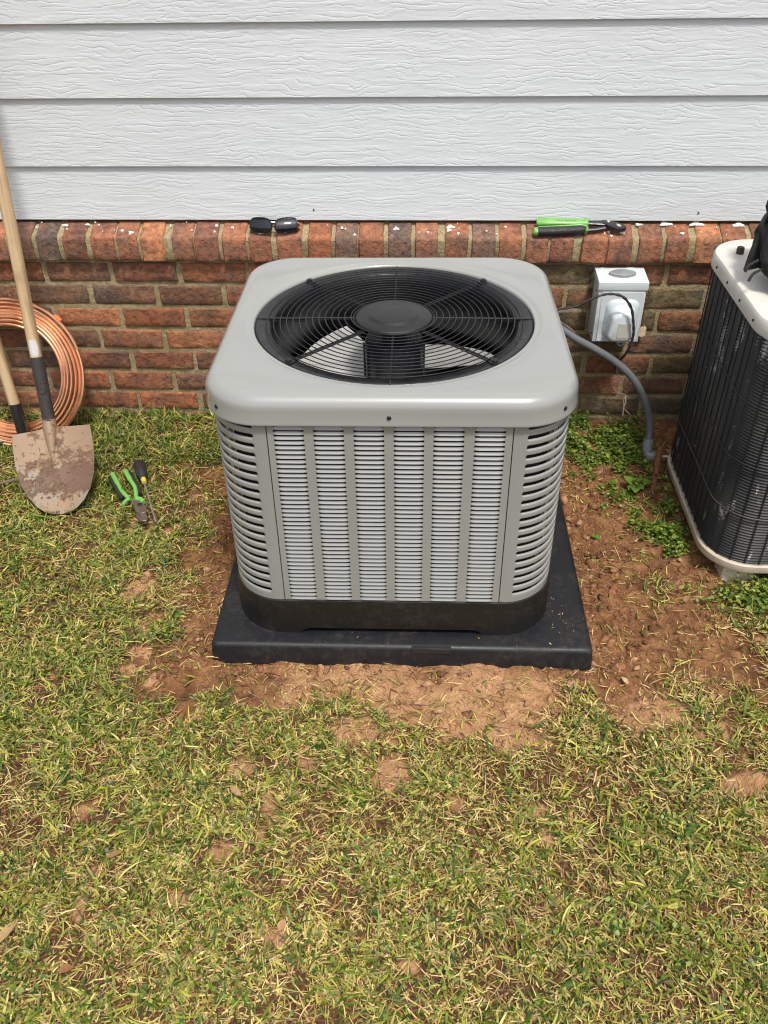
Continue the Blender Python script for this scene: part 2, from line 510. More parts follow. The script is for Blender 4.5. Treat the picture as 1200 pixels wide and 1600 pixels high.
MAT['bolt'] = simple('brown_rubber_plug', (0.055, 0.032, 0.026), 0.5)
MAT['bag'] = simple('black_woven_nylon', (0.014, 0.013, 0.012), 0.72, var=0.4, nscale=30, bump=0.0015, bscale=420)
MAT['red'] = simple('dark_red_wire', (0.16, 0.035, 0.025), 0.5)
MAT['spatter'] = simple('white_paint_spatter', (0.68, 0.65, 0.60), 0.7, var=0.15)
MAT['stick'] = simple('grey_brown_stick', (0.16, 0.11, 0.08), 0.8, bump=0.002)
MAT['dead'] = leaf_mat('dead_leaf', 0.12, 0.9)

# ------------------------------------------------------------------ ground
PADX0, PADX1, PADY0, PADY1 = -0.473, 0.369, 1.337, 2.180
PADTOP = 0.030
def base_z(y):
    yy = np.clip(y, -1.0, 2.6)
    return -0.015 + 0.068 * (yy - 1.337)
def pad_sd(x, y):
    dx = np.maximum(PADX0 - x, x - PADX1); dy = np.maximum(PADY0 - y, y - PADY1)
    return np.where((dx > 0) & (dy > 0), np.hypot(np.maximum(dx, 0), np.maximum(dy, 0)), np.maximum(dx, dy))
BARE = [(-0.33, 1.242, 0.044, 0.038), (-0.233, 1.245, 0.055, 0.034), (-0.14, 1.154, 0.056, 0.041), (-0.012, 1.248, 0.13, 0.066), (0.09, 1.194, 0.06, 0.049), (0.236, 1.268, 0.062, 0.045), (0.472, 1.22, 0.093, 0.046), (-0.354, 1.06, 0.026, 0.023), (-0.057, 1.059, 0.03, 0.044), (-0.584, 0.83, 0.018, 0.014), (-0.012, 0.693, 0.017, 0.012), (-0.242, 0.73, 0.018, 0.015), (0.225, 0.987, 0.017, 0.013), (0.073, 0.998, 0.02, 0.016), (-0.698, 1.541, 0.038, 0.039), (0.628, 1.321, 0.055, 0.036), (0.188, 1.158, 0.053, 0.028), (-0.487, 1.19, 0.041, 0.03), (0.493, 1.417, 0.072, 0.058), (0.63, 1.519, 0.067, 0.063), (-0.412, 0.795, 0.027, 0.018), (-0.576, 1.272, 0.037, 0.028), (0.638, 1.05, 0.049, 0.028), (-0.227, 1.075, 0.023, 0.015)]
def soil_fields(x, y):
    n = fbm(x, y, 9, 4, 3); n2 = fbm(x, y, 22, 3, 8)
    dl = np.maximum(PADX0 - x, 0) / (0.125 + 0.06 * sstep(1.4, 2.0, y))
    dr = np.maximum(x - PADX1, 0) / 0.40
    df = np.maximum(PADY0 - y, 0) / np.where(x > 0.38, 0.14, 0.155)
    u = np.sqrt(dl ** 2 + dr ** 2 + df ** 2)
    m = 1 - sstep(0.55, 1.35, u + 1.5 * (n - 0.5) + 1.0 * (n2 - 0.5))
    # grass comes back behind the pad on the left
    m = m * (1 - sstep(2.0, 2.1, y + 0.1 * (n - 0.5)) * sstep(0.3, -0.3, x))
    # stray bare spots of clay in the lawn, more of them towards the pad
    sp = vnoise(x, y, 17, 41) * 0.6 + vnoise(x, y, 37, 42) * 0.4
    near = 1 - sstep(0.0, 0.85, np.hypot(np.maximum(PADY0 - y, 0), np.maximum(np.abs(x - 0.1) - 0.55, 0) * 0.9))
    bare = sstep(0.83 - 0.14 * near, 0.90 - 0.14 * near, sp)
    for bx_, by_, ra, rb in BARE:
        e = np.sqrt(((x - bx_) / (ra * 1.15)) ** 2 + ((y - by_) / (rb * 1.15)) ** 2) + 0.9 * (n2 - 0.5) + 0.5 * (n - 0.5)
        bare = np.maximum(bare, 1 - sstep(0.75, 1.15, e))
    m2 = np.maximum(m, bare * 0.97)
    # the pale dry clay band in front of the pad
    dry = sstep(0.30, 0.02, np.abs(y - 1.215)) * sstep(0.46, 0.2, np.abs(x - 0.0)) * (0.35 + 1.0 * fbm(x, y, 11, 3, 77)) + bare * 0.8 * (m < 0.4)
    dry = np.maximum(dry, sstep(0.16, 0.02, np.abs(y - 1.22)) * sstep(0.2, 0.05, np.abs(x - 0.5)) * 0.5)
    return m2, np.clip(dry, 0, 1), m
def ground_z(x, y, detail=True):
    x = np.asarray(x, dtype=np.float64); y = np.asarray(y, dtype=np.float64)
    soil, dry, _ = soil_fields(x, y)
    z = base_z(y) + 0.016 * (fbm(x, y, 3.2, 3, 1) - 0.5)
    z = z + soil * (0.052 * (fbm(x, y, 17, 5, 5, 0.66) - 0.52) * (1 - 0.55 * dry)) - soil * 0.006
    d = pad_sd(x, y)
    lim = 0.016 + np.maximum(d, 0) * 0.75 + 0.012 * (fbm(x, y, 30, 3, 9) - 0.5)
    z = np.minimum(z, lim)
    z = z - 0.012 * sstep(0.045, 0.01, np.abs(d - 0.018)) * (x < -0.3) * (y > 1.36)
    z = np.where(d < -0.004, -0.045, z)
    # settle below the old unit's feet
    return z
def axis_lines(lo, hi, step, far):
    core = np.arange(lo, hi + 1e-6, step)
    out = [core[0]]; s_ = step
    left = []; p = core[0]
    while p > far[0]:
        s_ *= 1.5; p -= s_; left.append(max(p, far[0]))
    right = []; p = core[-1]; s_ = step
    while p < far[1]:
        s_ *= 1.5; p += s_; right.append(min(p, far[1]))
    return np.array(left[::-1] + list(core) + right)
gx = axis_lines(-1.6, 1.4, 0.006, (-120, 120))
gy = axis_lines(0.35, 2.31, 0.006, (-120, 2.32))
gy = np.unique(np.minimum(gy, 2.32))
GX, GY = np.meshgrid(gx, gy)
xx = GX.ravel(); yy = GY.ravel()
zz = ground_z(xx, yy)
soilv, dryv, _ = soil_fields(xx, yy)
nx, ny = len(gx), len(gy)
idx = np.arange(nx * ny).reshape(ny, nx)
F = np.stack([idx[:-1, :-1].ravel(), idx[:-1, 1:].ravel(), idx[1:, 1:].ravel(), idx[1:, :-1].ravel()], 1)
g = mesh_np('ground', np.stack([xx, yy, zz], 1), [F], MAT['ground'], {'soil': soilv, 'dry': dryv}, smooth=True)
g['kind'] = 'structure'

# ------------------------------------------------------------------ house
house = empty('house', (0, 2.28, 0.04))
tag(house, 'house wall of white wood-grain siding boards above a red brick base', 'house')
HX0, HX1 = -2.55, 2.45
def hl(x, y, z):        # world -> house local
    return (x, y - 2.28, z - 0.04)
# siding boards
def board_mesh(z0, z1):
    b = MB()
    n = 30
    rows = []
    # profile from bottom back, round the bottom lip, up the tilted face to the top
    prof = [(0.032, z0 + 0.000), (0.0015, z0), (0.000, z0 + 0.0015), (0.0032, z0 + (z1 - z0) * 0.4), (0.0098, z1 + 0.02)]
    for d, z in prof:
        rows.append([hl(HX0 + (HX1 - HX0) * i / n, 2.3095 + d, z) for i in range(n + 1)])
    b.loft(rows, closed=False)
    return b
zb = [0.6432, 0.7817]
while zb[-1] < 2.6: zb.append(zb[-1] + 0.164)
for i in range(len(zb) - 1):
    o = board_mesh(zb[i], zb[i + 1]).build('siding_board', MAT['siding'], house, angle=25)
# sheathing behind the boards
MB().box(hl(0, 2.45, 1.62), (HX1 - HX0 - 0.004, 0.18, 2.1)).build('sheathing', MAT['dark'], house, smooth=False)

# mortar body
COURSE = 0.0677
def mortar_body():
    b = MB()
    n, mrow = 420, 56
    z0, z1 = -0.10, 0.545
    X = np.linspace(HX0, HX1, n + 1); Z = np.linspace(z0, z1, mrow + 1)
    XX, ZZ = np.meshgrid(X, Z)
    Y = 2.2843 + 0.0035 * (fbm(XX, ZZ, 45, 3, 21) - 0.5)
    V = np.stack([XX.ravel(), Y.ravel() - 2.28, ZZ.ravel() - 0.04], 1)
    ii = np.arange(V.shape[0]).reshape(mrow + 1, n + 1)
    F = np.stack([ii[:-1, :-1].ravel(), ii[:-1, 1:].ravel(), ii[1:, 1:].ravel(), ii[1:, :-1].ravel()], 1)
    return mesh_np('mortar', V, [F], MAT['mortar'], parent=house, smooth=True)
mortar_body()
brickbase = bpy.data.objects['mortar']
# sill mortar
sb = MB()
X = np.linspace(HX0, HX1, 521)
prof = [(2.30, 0.549), (2.268, 0.549), (2.2645, 0.560), (2.2645, 0.604), (2.271, 0.612), (2.335, 0.637), (2.36, 0.637)]
rows = []
for k, (yv, zv) in enumerate(prof):
    nn = (fbm(X, X * 0 + k * 3.1, 40, 3, 31) - 0.5) * 0.006
    rows.append([hl(x, yv + (q if k in (2, 3, 4) else 0), zv + (q if k in (4, 5) else 0)) for x, q in zip(X, nn)])
sb.loft(rows, closed=False)
sill = sb.build('sill_mortar', MAT['mortar'], house)

def brick_variant(L, D, H, seed, nx_=6, nz_=3):
    """brick with front face at y=0 (towards -y), centred in x and z; worn uneven front edges"""
    r = random.Random(seed)
    b = MB()
    grid = {}
    vs = []; fs = []
    def jit(a): return (r.random() - 0.5) * 2 * a
    XS = [-L / 2, -L / 2 + 0.0035] + [-L / 2 + 0.0035 + (L - 0.007) * i / nx_ for i in range(1, nx_)] + [L / 2 - 0.0035, L / 2]
    ZS = [-H / 2, -H / 2 + 0.003] + [-H / 2 + 0.003 + (H - 0.006) * i / nz_ for i in range(1, nz_)] + [H / 2 - 0.003, H / 2]
    for iz, z in enumerate(ZS):
        for ix, x in enumerate(XS):
            ex = ix in (0, len(XS) - 1); ez = iz in (0, len(ZS) - 1)
            y = 0.0 + jit(0.0007)
            xx_, zz_ = x, z
            if ex or ez:
                y = 0.0028 + abs(jit(0.0012)) + (0.002 if ex and ez else 0)
                if ez: zz_ = z + jit(0.0013) * 1.0
                if ex: xx_ = x + jit(0.0013)
                if r.random() < 0.05: y += 0.003
            vs.append((xx_, y, zz_))
    nX, nZ = len(XS), len(ZS)
    for iz in range(nZ - 1):
        for ix in range(nX - 1):
            fs.append((iz * nX + ix, iz * nX + ix + 1, (iz + 1) * nX + ix + 1, (iz + 1) * nX + ix))
    # sides back
    border = [ix for ix in range(nX)] + [iz * nX + nX - 1 for iz in range(1, nZ)] + [(nZ - 1) * nX + ix for ix in range(nX - 2, -1, -1)] + [iz * nX for iz in range(nZ - 2, 0, -1)]
    base = len(vs)
    for i in border:
        vs.append((vs[i][0], D, vs[i][2]))
    m_ = len(border)
    for k in range(m_):
        j = (k + 1) % m_
        fs.append((border[j], border[k], base + k, base + j))
    b.add(vs, fs)
    return b
BR_L = 0.190 - 0.0135
variants = []
for k in range(7):
    o = brick_variant(BR_L, 0.05, COURSE - 0.0125, 100 + k).build('brick', MAT['brick'], brickbase, angle=50)
    variants.append(o.data); 
    if k: bpy.data.objects.remove(o)
    else: first_brick = o
RED = [(0.235, 0.082, 0.042), (0.205, 0.074, 0.040), (0.175, 0.070, 0.042), (0.26, 0.098, 0.050), (0.180, 0.076, 0.045), (0.165, 0.076, 0.047), (0.155, 0.078, 0.050)]
OLIVE = [(0.120, 0.078, 0.040), (0.150, 0.075, 0.040), (0.175, 0.072, 0.038), (0.110, 0.072, 0.042), (0.14, 0.085, 0.045), (0.19, 0.078, 0.040)]
def brick_col(x, z, r):
    damp = max(0, min(1, (x - 0.1) / 0.35)) * (1.0 if z < 0.56 else 0.25)
    pal = OLIVE if r.random() < damp * 0.85 else RED
    c = pal[r.randrange(len(pal))]
    k = 1.0 + 0.35 * r.random()
    return (c[0] * k, c[1] * k * 1.27, c[2] * k * 1.42, 1)
r_ = random.Random(5)
# x of one joint in every course (from the top course down), read off the wall
jx = [-1.072, -0.954, -0.882, -0.956, -0.878, -0.952, -0.881, -0.96, -0.87, -0.95]
for c in range(10):
    zc = 0.5075 - 0.0 if c == 0 else 0.474 - COURSE * (c - 0.5)
    if zc < -0.05: break
    k0 = math.floor((HX0 - jx[c]) / 0.190)
    xk = jx[c] + k0 * 0.190
    while xk < HX1 - 0.19:
        xm = xk + 0.095
        jl = r_.uniform(-0.0025, 0.0025)
        if first_brick is not None:
            o = first_brick; first_brick = None
        else:
            o = link_copy('brick', variants[r_.randrange(7)], brickbase)
        o.location = (xm + jl, r_.uniform(-0.0015, 0.002), zc - 0.04 + r_.uniform(-0.0012, 0.0012))
        o.rotation_euler = (0, r_.uniform(-0.006, 0.006), r_.uniform(-0.008, 0.008))
        if r_.random() < 0.5: o.scale = (-1, 1, 1)
        o.color = brick_col(xm, zc, r_)
        xk += 0.190
# rowlock sill bricks: front face, sloping top
def sill_variant(seed):
    r = random.Random(seed)
    w = 0.0735 - 0.0105; hx = w / 2
    def j(a): return (r.random() - 0.5) * 2 * a
    # cross-section (y,z) from back-bottom to front to top-back; nose well rounded
    sec = [(0.055, 0.5475), (0.004, 0.5475), (0.0, 0.5505), (0.0, 0.567), (0.0, 0.586), (0.0, 0.6055), (0.0022, 0.6115), (0.0070, 0.6145), (0.022, 0.6205), (0.038, 0.6275), (0.056, 0.6355), (0.075, 0.636)]
    xs = [-hx, -hx + 0.003, -hx + w * 0.33, -hx + w * 0.66, hx - 0.003, hx]
    rows = []
    for x in xs:
        e = abs(x) > hx - 0.001
        row = []
        for k, (y, z) in enumerate(sec):
            inset = 0.0032 + abs(j(0.0012)) if e else 0.0
            # normal of section roughly front then up
            up = k >= 7
            yy_ = y + (0 if up else inset) + j(0.0006); zz_ = z - (inset if up else 0) + j(0.0006)
            if k in (1, 2): zz_ += (0.003 if e else 0) + j(0.0012)
            row.append((x + j(0.0011) * e, yy_ , zz_))
        rows.append(row)
    b = MB(); b.loft(rows, closed=False)
    n = len(sec)
    for end in (0, 5):
        b.add(rows[end], [tuple(range(n))])
    return b
svars = []
first_sill = None
for k in range(6):
    o = sill_variant(300 + k).build('sill_brick', MAT['brick'], sill, angle=50, merge=1e-6)
    svars.append(o.data)
    if k: bpy.data.objects.remove(o)
    else: first_sill = o
joints = [-1.074, -1.002, -0.927, -0.850, -0.780, -0.705, -0.636, -0.561, -0.485, -0.413, -0.335, -0.261, -0.190, -0.113, -0.040, 0.031, 0.104, 0.178, 0.249, 0.319, 0.391, 0.468, 0.544, 0.617, 0.687]
while joints[0] > HX0 + 0.08: joints.insert(0, joints[0] - 0.0735)
while joints[-1] < HX1 - 0.08: joints.append(joints[-1] + 0.0735)
ORANGE = [(0.31, 0.125, 0.062), (0.27, 0.10, 0.052), (0.22, 0.092, 0.055), (0.165, 0.088, 0.062), (0.14, 0.082, 0.062), (0.19, 0.08, 0.05), (0.25, 0.105, 0.062)]
sillcol = {0: (0.17, 0.095, 0.06), 1: (0.155, 0.09, 0.06), 2: (0.17, 0.10, 0.065), 3: (0.40, 0.13, 0.058)}
for k in range(len(joints) - 1):
    xm = (joints[k] + joints[k + 1]) / 2; wd = joints[k + 1] - joints[k]
    if first_sill is not None: o = first_sill; first_sill = None
    else: o = link_copy('sill_brick', svars[r_.randrange(6)], sill)
    o.location = (xm, 2.26 - 2.28 + r_.uniform(-0.002, 0.0015), -0.04 + r_.uniform(-0.0015, 0.001))
    o.rotation_euler = (0, r_.uniform(-0.012, 0.012), r_.uniform(-0.008, 0.008))
    o.scale = ((wd - 0.0105) / 0.063 * (-1 if r_.random() < 0.5 else 1), 1, 1)
    c = ORANGE[r_.randrange(len(ORANGE))]
    if xm > 0.3: c = [(0.25, 0.10, 0.055), (0.20, 0.085, 0.052), (0.17, 0.075, 0.05), (0.29, 0.12, 0.06)][r_.randrange(4)]
    kk = 1.05 + 0.3 * r_.random()
    o.color = (c[0] * kk, c[1] * kk * 1.20, c[2] * kk * 1.34, 1)
# white paint spatter on the sill tops
sp = MB()
def splat(x, t, rad, seed, sx=1.0):
    """irregular flat blob on the sloping sill top (t: 0 nose .. 1 at the siding)"""
    r = random.Random(seed)
    y = 2.268 + 0.045 * t; z = 0.6145 + 0.0205 * t + 0.0026
    n = 14; ph = r.random() * 6
    ring = []; ring2 = []
    for k in range(n):
        a = 2 * PI * k / n
        q = rad * (0.75 + 0.25 * math.sin(3 * a + ph) + 0.25 * (r.random() - 0.5))
        dx = q * sx * math.cos(a); dy = q * math.sin(a)
        ring.append(hl(x + dx, y + dy * 0.92, z + dy * 0.42))
        ring2.append(hl(x + dx * 1.06, y + dy * 0.97, z + dy * 0.44 - 0.0022))
    sp.loft([ring2, ring], cap1=True)
for i, (x, t, rad, sx) in enumerate([(-0.83, 0.35, 0.006, 1.3), (-0.805, 0.2, 0.009, 1.3), (-0.44, 0.45, 0.012, 1.2), (-0.452, 0.2, 0.006, 2), (-0.375, 0.7, 0.012, 1.6), (-0.36, 0.45, 0.005, 3.0), (-0.53, 0.6, 0.006, 1.2), (-0.575, 0.75, 0.007, 1.1), (-0.578, 0.3, 0.005, 1.0),
        (-0.235, 0.6, 0.006, 1), (-0.20, 0.1, 0.007, 1), (-0.09, 0.55, 0.010, 1.3), (0.055, 0.7, 0.011, 1.8), (0.05, 0.45, 0.009, 1.2), (0.075, 0.2, 0.006, 1), (-0.005, 0.3, 0.005, 1), (0.62, 0.95, 0.012, 2.4), (0.70, 0.95, 0.012, 2.6), (0.55, 0.9, 0.006, 2.6), (0.505, 0.3, 0.010, 1.1), (0.47, 0.35, 0.006, 1.1), (0.475, 0.05, 0.006, 1.0), (0.445, 0.6, 0.005, 1), (0.66, 0.25, 0.007, 1.4), (0.15, 0.4, 0.004, 1), (0.20, 0.7, 0.005, 1), (-0.99, 0.75, 0.006, 2.4), (-0.93, 0.8, 0.005, 2.2), (-0.64, 0.4, 0.004, 1), (-0.70, 0.7, 0.004, 1), (0.81, 0.9, 0.012, 2.2), (0.92, 0.5, 0.008, 1.2), (-1.15, 0.6, 0.006, 1.3)]):
    splat(x, t, rad * 0.68, i, sx)
for i in range(45):
    splat(r_.uniform(-1.3, 1.0), r_.uniform(0, 1), r_.uniform(0.0012, 0.0028), 500 + i)
o = sp.build('paint_spatter', MAT['spatter'], house)
o['kind'] = 'stuff'
# nail heads / specks on the siding
ns = MB()
for x, z in ((-0.31, 0.672), (0.70, 0.665)):
    ns.lathe([(0.0022, -0.002), (0.0022, 0.002), (0.001, 0.003)], hl(x, 2.3105, z), 8, axis=(0, -1, 0))
o = ns.build('nail_head', MAT['screw'], house)
o['kind'] = 'stuff'

# ------------------------------------------------------------------ equipment pad
UX, UY, URZ = -0.074, 1.734, 0.0139
pad = empty('equipment_pad', ((PADX0 + PADX1) / 2, (PADY0 + PADY1) / 2, PADTOP), URZ * 0.6)
tag(pad, 'black plastic slab under the grey air conditioner, sunk into the clay', 'equipment pad')
PH = (PADX1 - PADX0) / 2
def rsq(hs, rc, z, ns=10, nc=8):
    """rounded square ring, counter-clockwise from the middle of the right side; parameter is consistent"""
    pts = []
    corners = [(1, 1, 0), (-1, 1, 90), (-1, -1, 180), (1, -1, 270)]
    dirs = [((1, 0), (0, 1)), ((0, 1), (-1, 0)), ((-1, 0), (0, -1)), ((0, -1), (1, 0))]
    L = hs - rc
    for k in range(4):
        nrm, tan = dirs[k]
        for i in range(ns):                                  # straight run on side k
            t = -1 + 2 * (i / ns) if ns else 0
            pts.append(Vector((nrm[0] * hs + tan[0] * L * t, nrm[1] * hs + tan[1] * L * t, z)))
        cx, cy, a0 = corners[k]
        for i in range(nc):
            a = math.radians(a0 + 90 * i / nc)
            pts.append(Vector((cx * L + rc * math.cos(a), cy * L + rc * math.sin(a), z)))
    return pts
b = MB()
b.loft([rsq(PH + 0.004, 0.012, -0.058), rsq(PH + 0.001, 0.013, -0.0095), rsq(PH - 0.0004, 0.013, -0.0060), rsq(PH - 0.0032, 0.012, -0.0026), rsq(PH - 0.0070, 0.010, -0.0006), rsq(PH - 0.011, 0.010, 0.0), rsq(PH - 0.05, 0.008, 0.0004)], cap0=True, cap1=True)
b.build('slab', MAT['pad'], pad)
b = MB()
b.box((0.068, -PH + 0.0012, -0.0085), (0.086, 0.0105, 0.0165))
b.build('name_plate', MAT['plate'], pad, bevel=0.0008)

# ------------------------------------------------------------------ air conditioner
ac = empty('air_conditioner', (UX, UY, PADTOP), URZ)
tag(ac, 'new grey air conditioner with black round fan grille and louvered sides', 'air conditioner')
SB, RC = 0.352, 0.115                   # body half size, corner radius
ZB, ZT = 0.126 - PADTOP, 0.572 - PADTOP  # panel bottom / top (local)
ZG = 0.627 - PADTOP                     # grille plane
SEAM = 0.2325
# base pan with feet at the corners
def base_ring(hs, rc, top):
    pts = rsq(hs, rc, 0, 40, 12)
    out = []
    for p in pts:
        if top is not None: out.append(Vector((p.x, p.y, top))); continue
        a = min(abs(p.x), abs(p.y))
        k = max(0, min(1, (0.205 - a) / 0.018))
        out.append(Vector((p.x, p.y, 0.0005 + 0.015 * k)))
    return out
b = MB()
b.loft([base_ring(SB - 0.006, RC, ZB + 0.001), base_ring(SB + 0.003, RC + 0.003, ZB - 0.002), base_ring(SB + 0.0045, RC + 0.004, ZB - 0.012), base_ring(SB + 0.005, RC + 0.004, None), base_ring(SB - 0.025, RC - 0.02, None), base_ring(SB - 0.025, RC - 0.02, ZB - 0.01)], cap1=True)
b.build('base_pan', MAT['basepan'], ac)
# corner panels with punched slots
NSL, PITCH, SH = 20, 0.0217, 0.0090
def corner_panel():
    L0 = (SB - RC) - SEAM                # short flat before the bend
    tot = 2 * L0 + RC * PI / 2
    def pt(s, d):                        # s along outside from front seam to side seam; corner at (-,-)
        if s < L0:
            return (-(SEAM + s), -(SB + d))
        if s > tot - L0:
            return (-(SB + d), -(SEAM + (tot - s)))
        a = (s - L0) / RC
        r = RC + d
        return (-(SB - RC) - r * math.sin(a), -(SB - RC) - r * math.cos(a))
    s0, s1 = 0.027, tot - 0.027
    hr = SH / 2
    ss = [0.0008, 0.012, s0 - 0.004, s0]
    ss += [s0 + hr * q for q in (0.12, 0.35, 0.7, 1.0)]
    nmid = 22
    ss += [s0 + hr + (s1 - s0 - 2 * hr) * i / nmid for i in range(1, nmid)]
    ss += [s1 - hr * q for q in (1.0, 0.7, 0.35, 0.12)] + [s1, s1 + 0.004, tot - 0.012, tot - 0.0008]
    def hh(s):
        if s <= s0 or s >= s1: return 0.0
        d = min(s - s0, s1 - s)
        if d >= hr: return hr
        return math.sqrt(max(0, hr * hr - (hr - d) ** 2))
    zc = [ZT - 0.0085 - PITCH * i for i in range(NSL)]
    bounds = [None] + zc + [None]
    b = MB()
    for i in range(NSL + 1):
        rows = []
        for fr, dd in ((0, -0.0042), (0.0, -0.0018), (0.10, -0.0003), (0.24, 0.0), (0.5, 0.0), (0.76, 0.0), (0.90, -0.0003), (1.0, -0.0018), (1.0, -0.0042)):
            row = []
            for s in ss:
                q = hh(s) / hr
                zt = zc[i - 1] - hh(s) if i > 0 else ZT + 0.004
                zb_ = zc[i] + hh(s) if i < NSL else ZB
                if (fr == 0 and i == 0) or (fr == 1 and i == NSL): qq = 0
                else: qq = q
                x, y = pt(s, dd * qq)
                row.append((x, y, zt + (zb_ - zt) * fr))
            rows.append(row)
        b.loft(rows, closed=False)
    # turned-in edges at the seams
    for s in (0.0008, tot - 0.0008):
        x, y = pt(s, 0); x2, y2 = pt(s, -0.012)
        b.add([(x, y, ZB), (x, y, ZT + 0.004), (x2, y2, ZT + 0.004), (x2, y2, ZB)], [(0, 1, 2, 3)])
    return b
cp0 = corner_panel().build('corner_panel', MAT['paint'], ac, merge=1e-5, angle=60)
for k in range(1, 4):
    o = link_copy('corner_panel', cp0.data, ac, rot=(0, 0, k * PI / 2))
# pale bracket seen through the slots of each corner
bk = MB()
am = PI / 4
c0 = (SB - RC) + (RC - 0.012) * math.sin(am)
bk.box((-c0, -c0, (ZB + ZT) / 2), (0.012, 0.002, ZT - ZB - 0.01), rot=Matrix.Rotation(-PI / 4, 3, 'Z'))
br0 = bk.build('corner_bracket', simple('galvanised_bracket', (0.24, 0.24, 0.22), 0.5, metal=0.2, var=0.5, nscale=90), ac, smooth=False)
for k in range(1, 4):
    link_copy('corner_bracket', br0.data, ac, rot=(0, 0, k * PI / 2))
# louvered side panels
COLX = [-0.1905, -0.1148, -0.0388, 0.0368, 0.1120, 0.1890]
LW = 0.0575
NR, LP = 41, 0.01077
LZ0 = ZT - 0.0075
def panel_sheet():
    b = MB()
    y = -SB
    z0, z1 = ZB + 0.0005, ZT + 0.004
    zl0, zl1 = LZ0 - LP * NR + LP * 0.5 + 0.0005, LZ0 + LP * 0.5
    xs = [-SEAM + 0.0012]
    for c in COLX: xs += [c - LW / 2, c + LW / 2]
    xs.append(SEAM - 0.0012)
    zs = [z0, zl0, zl1, z1]
    for i in range(len(xs) - 1):
        for j in range(3):
            if j == 1 and i % 2 == 1: continue
            b.add([(xs[i], y, zs[j]), (xs[i + 1], y, zs[j]), (xs[i + 1], y, zs[j + 1]), (xs[i], y, zs[j + 1])], [(0, 1, 2, 3)])
    for sx in (xs[0], xs[-1]):
        b.add([(sx, y, z0), (sx, y, z1), (sx, y + 0.012, z1), (sx, y + 0.012, z0)], [(0, 1, 2, 3)])
    return b
def louver(b, cx, cz, y0):
    """pressed hood: recessed at its top, swelling out to a rounded lip at the bottom, tapered ends"""
    prof = [(0.0006, -0.0018), (-0.0006, -0.0012), (-0.0020, -0.0002), (-0.0034, 0.0010), (-0.0042, 0.0018), (-0.0047, 0.0021), (-0.0052, 0.0018), (-0.0054, 0.0008)]
    xs = [-LW / 2, -LW / 2 + 0.0022, -LW / 2 + 0.006, -LW / 2 + 0.011, LW / 2 - 0.011, LW / 2 - 0.006, LW / 2 - 0.0022, LW / 2]
    ks = [0.0, 0.35, 0.8, 1.0, 1.0, 0.8, 0.35, 0.0]
    rows = []
    for z, d in prof:
        rows.append([(cx + x, y0 - d * k, cz + z * (1.0 if abs(z) > 0.0053 else 1.0)) for x, k in zip(xs, ks)])
    b.loft(rows, closed=False)
front = panel_sheet().build('front_panel', MAT['paint'], ac, merge=1e-5)
lv = MB(); louver(lv, 0, 0, 0)
lv0 = lv.build('louver', MAT['paint'], front, angle=70)
first = True
for c in COLX:
    for rI in range(NR):
        loc = (c, -SB, LZ0 - LP * rI)
        if first: lv0.location = loc; first = False
        else: link_copy('louver', lv0.data, front, loc=loc)
for k, nm in ((1, 'side_panel'), (2, 'back_panel'), (3, 'side_panel')):
    sh = link_copy(nm, front.data, ac, rot=(0, 0, k * PI / 2))
    if k == 1:
        lj = MB()
        for c in COLX:
            for rI in range(NR): louver(lj, c, LZ0 - LP * rI, -SB)
        ljo = lj.build('louver_bank', MAT['paint'], sh, angle=70); ljo['kind'] = 'stuff'
    else:
        q = link_copy('louver_bank', ljo.data, sh); q['kind'] = 'stuff'
# coil behind the panels and dark floor
b = MB()
b.loft([rsq(SB - 0.03, RC - 0.02, ZB - 0.005), rsq(SB - 0.03, RC - 0.02, ZT + 0.02)])
b.build('condenser_coil', MAT['dark'], ac)
b = MB()
b.loft([rsq(SB - 0.055, RC - 0.03, ZB - 0.004), rsq(SB - 0.055, RC - 0.03, ZT + 0.01)], cap0=True)
b.build('inner_coil', MAT['dark'], ac)
# top cap
ST = 0.361
ref = rsq(0.32, 0.11, 0, 16, 14)
FR = 0.027
def circ(r, z):
    out = []
    for p in ref:
        a = math.atan2(p.y, p.x); out.append(Vector((r * math.cos(a), r * math.sin(a), z)))
    return out
def sq(hs, rc, z): return rsq(hs, rc, z, 16, 14)
def mixr(A, B, t, dz=0):
    return [a.lerp(b_, t) + Vector((0, 0, dz)) for a, b_ in zip(A, B)]
ZC = ZG + 0.004
RO = 0.2985
flat = sq(ST - FR - 0.002, 0.089, ZC + 0.0006)
rim = circ(RO + 0.019, ZC)
rings = [circ(RO, ZG - 0.022), circ(RO, ZG - 0.006), circ(RO + 0.0012, ZG - 0.0015), circ(RO + 0.004, ZG + 0.0008), circ(RO + 0.008, ZG - 0.0002), circ(RO + 0.012, ZG + 0.0012), circ(RO + 0.0155, ZC - 0.0008), rim,
         mixr(rim, flat, 0.35), mixr(rim, flat, 0.7), flat]
FR = 0.027
for a in (12, 24, 36, 48, 60, 70, 80):
    ca, sa = math.cos(math.radians(a)), math.sin(math.radians(a))
    e = FR * (1 - sa)
    rings.append(sq(ST - e, 0.090 + (FR - e) * 1.05, ZC - FR * (1 - ca) * 0.97))
rings += [sq(ST + 0.0005, 0.119, ZC - 0.0285), sq(ST + 0.0012, 0.1195, ZT + 0.006), sq(ST + 0.0022, 0.120, ZT + 0.003), sq(ST + 0.0015, 0.120, ZT + 0.0008), sq(ST - 0.003, 0.117, ZT + 0.0005), sq(ST - 0.003, 0.117, ZT + 0.012)]
b = MB(); b.loft(rings)
cap = b.build('top_cap', MAT['paint'], ac, angle=80)
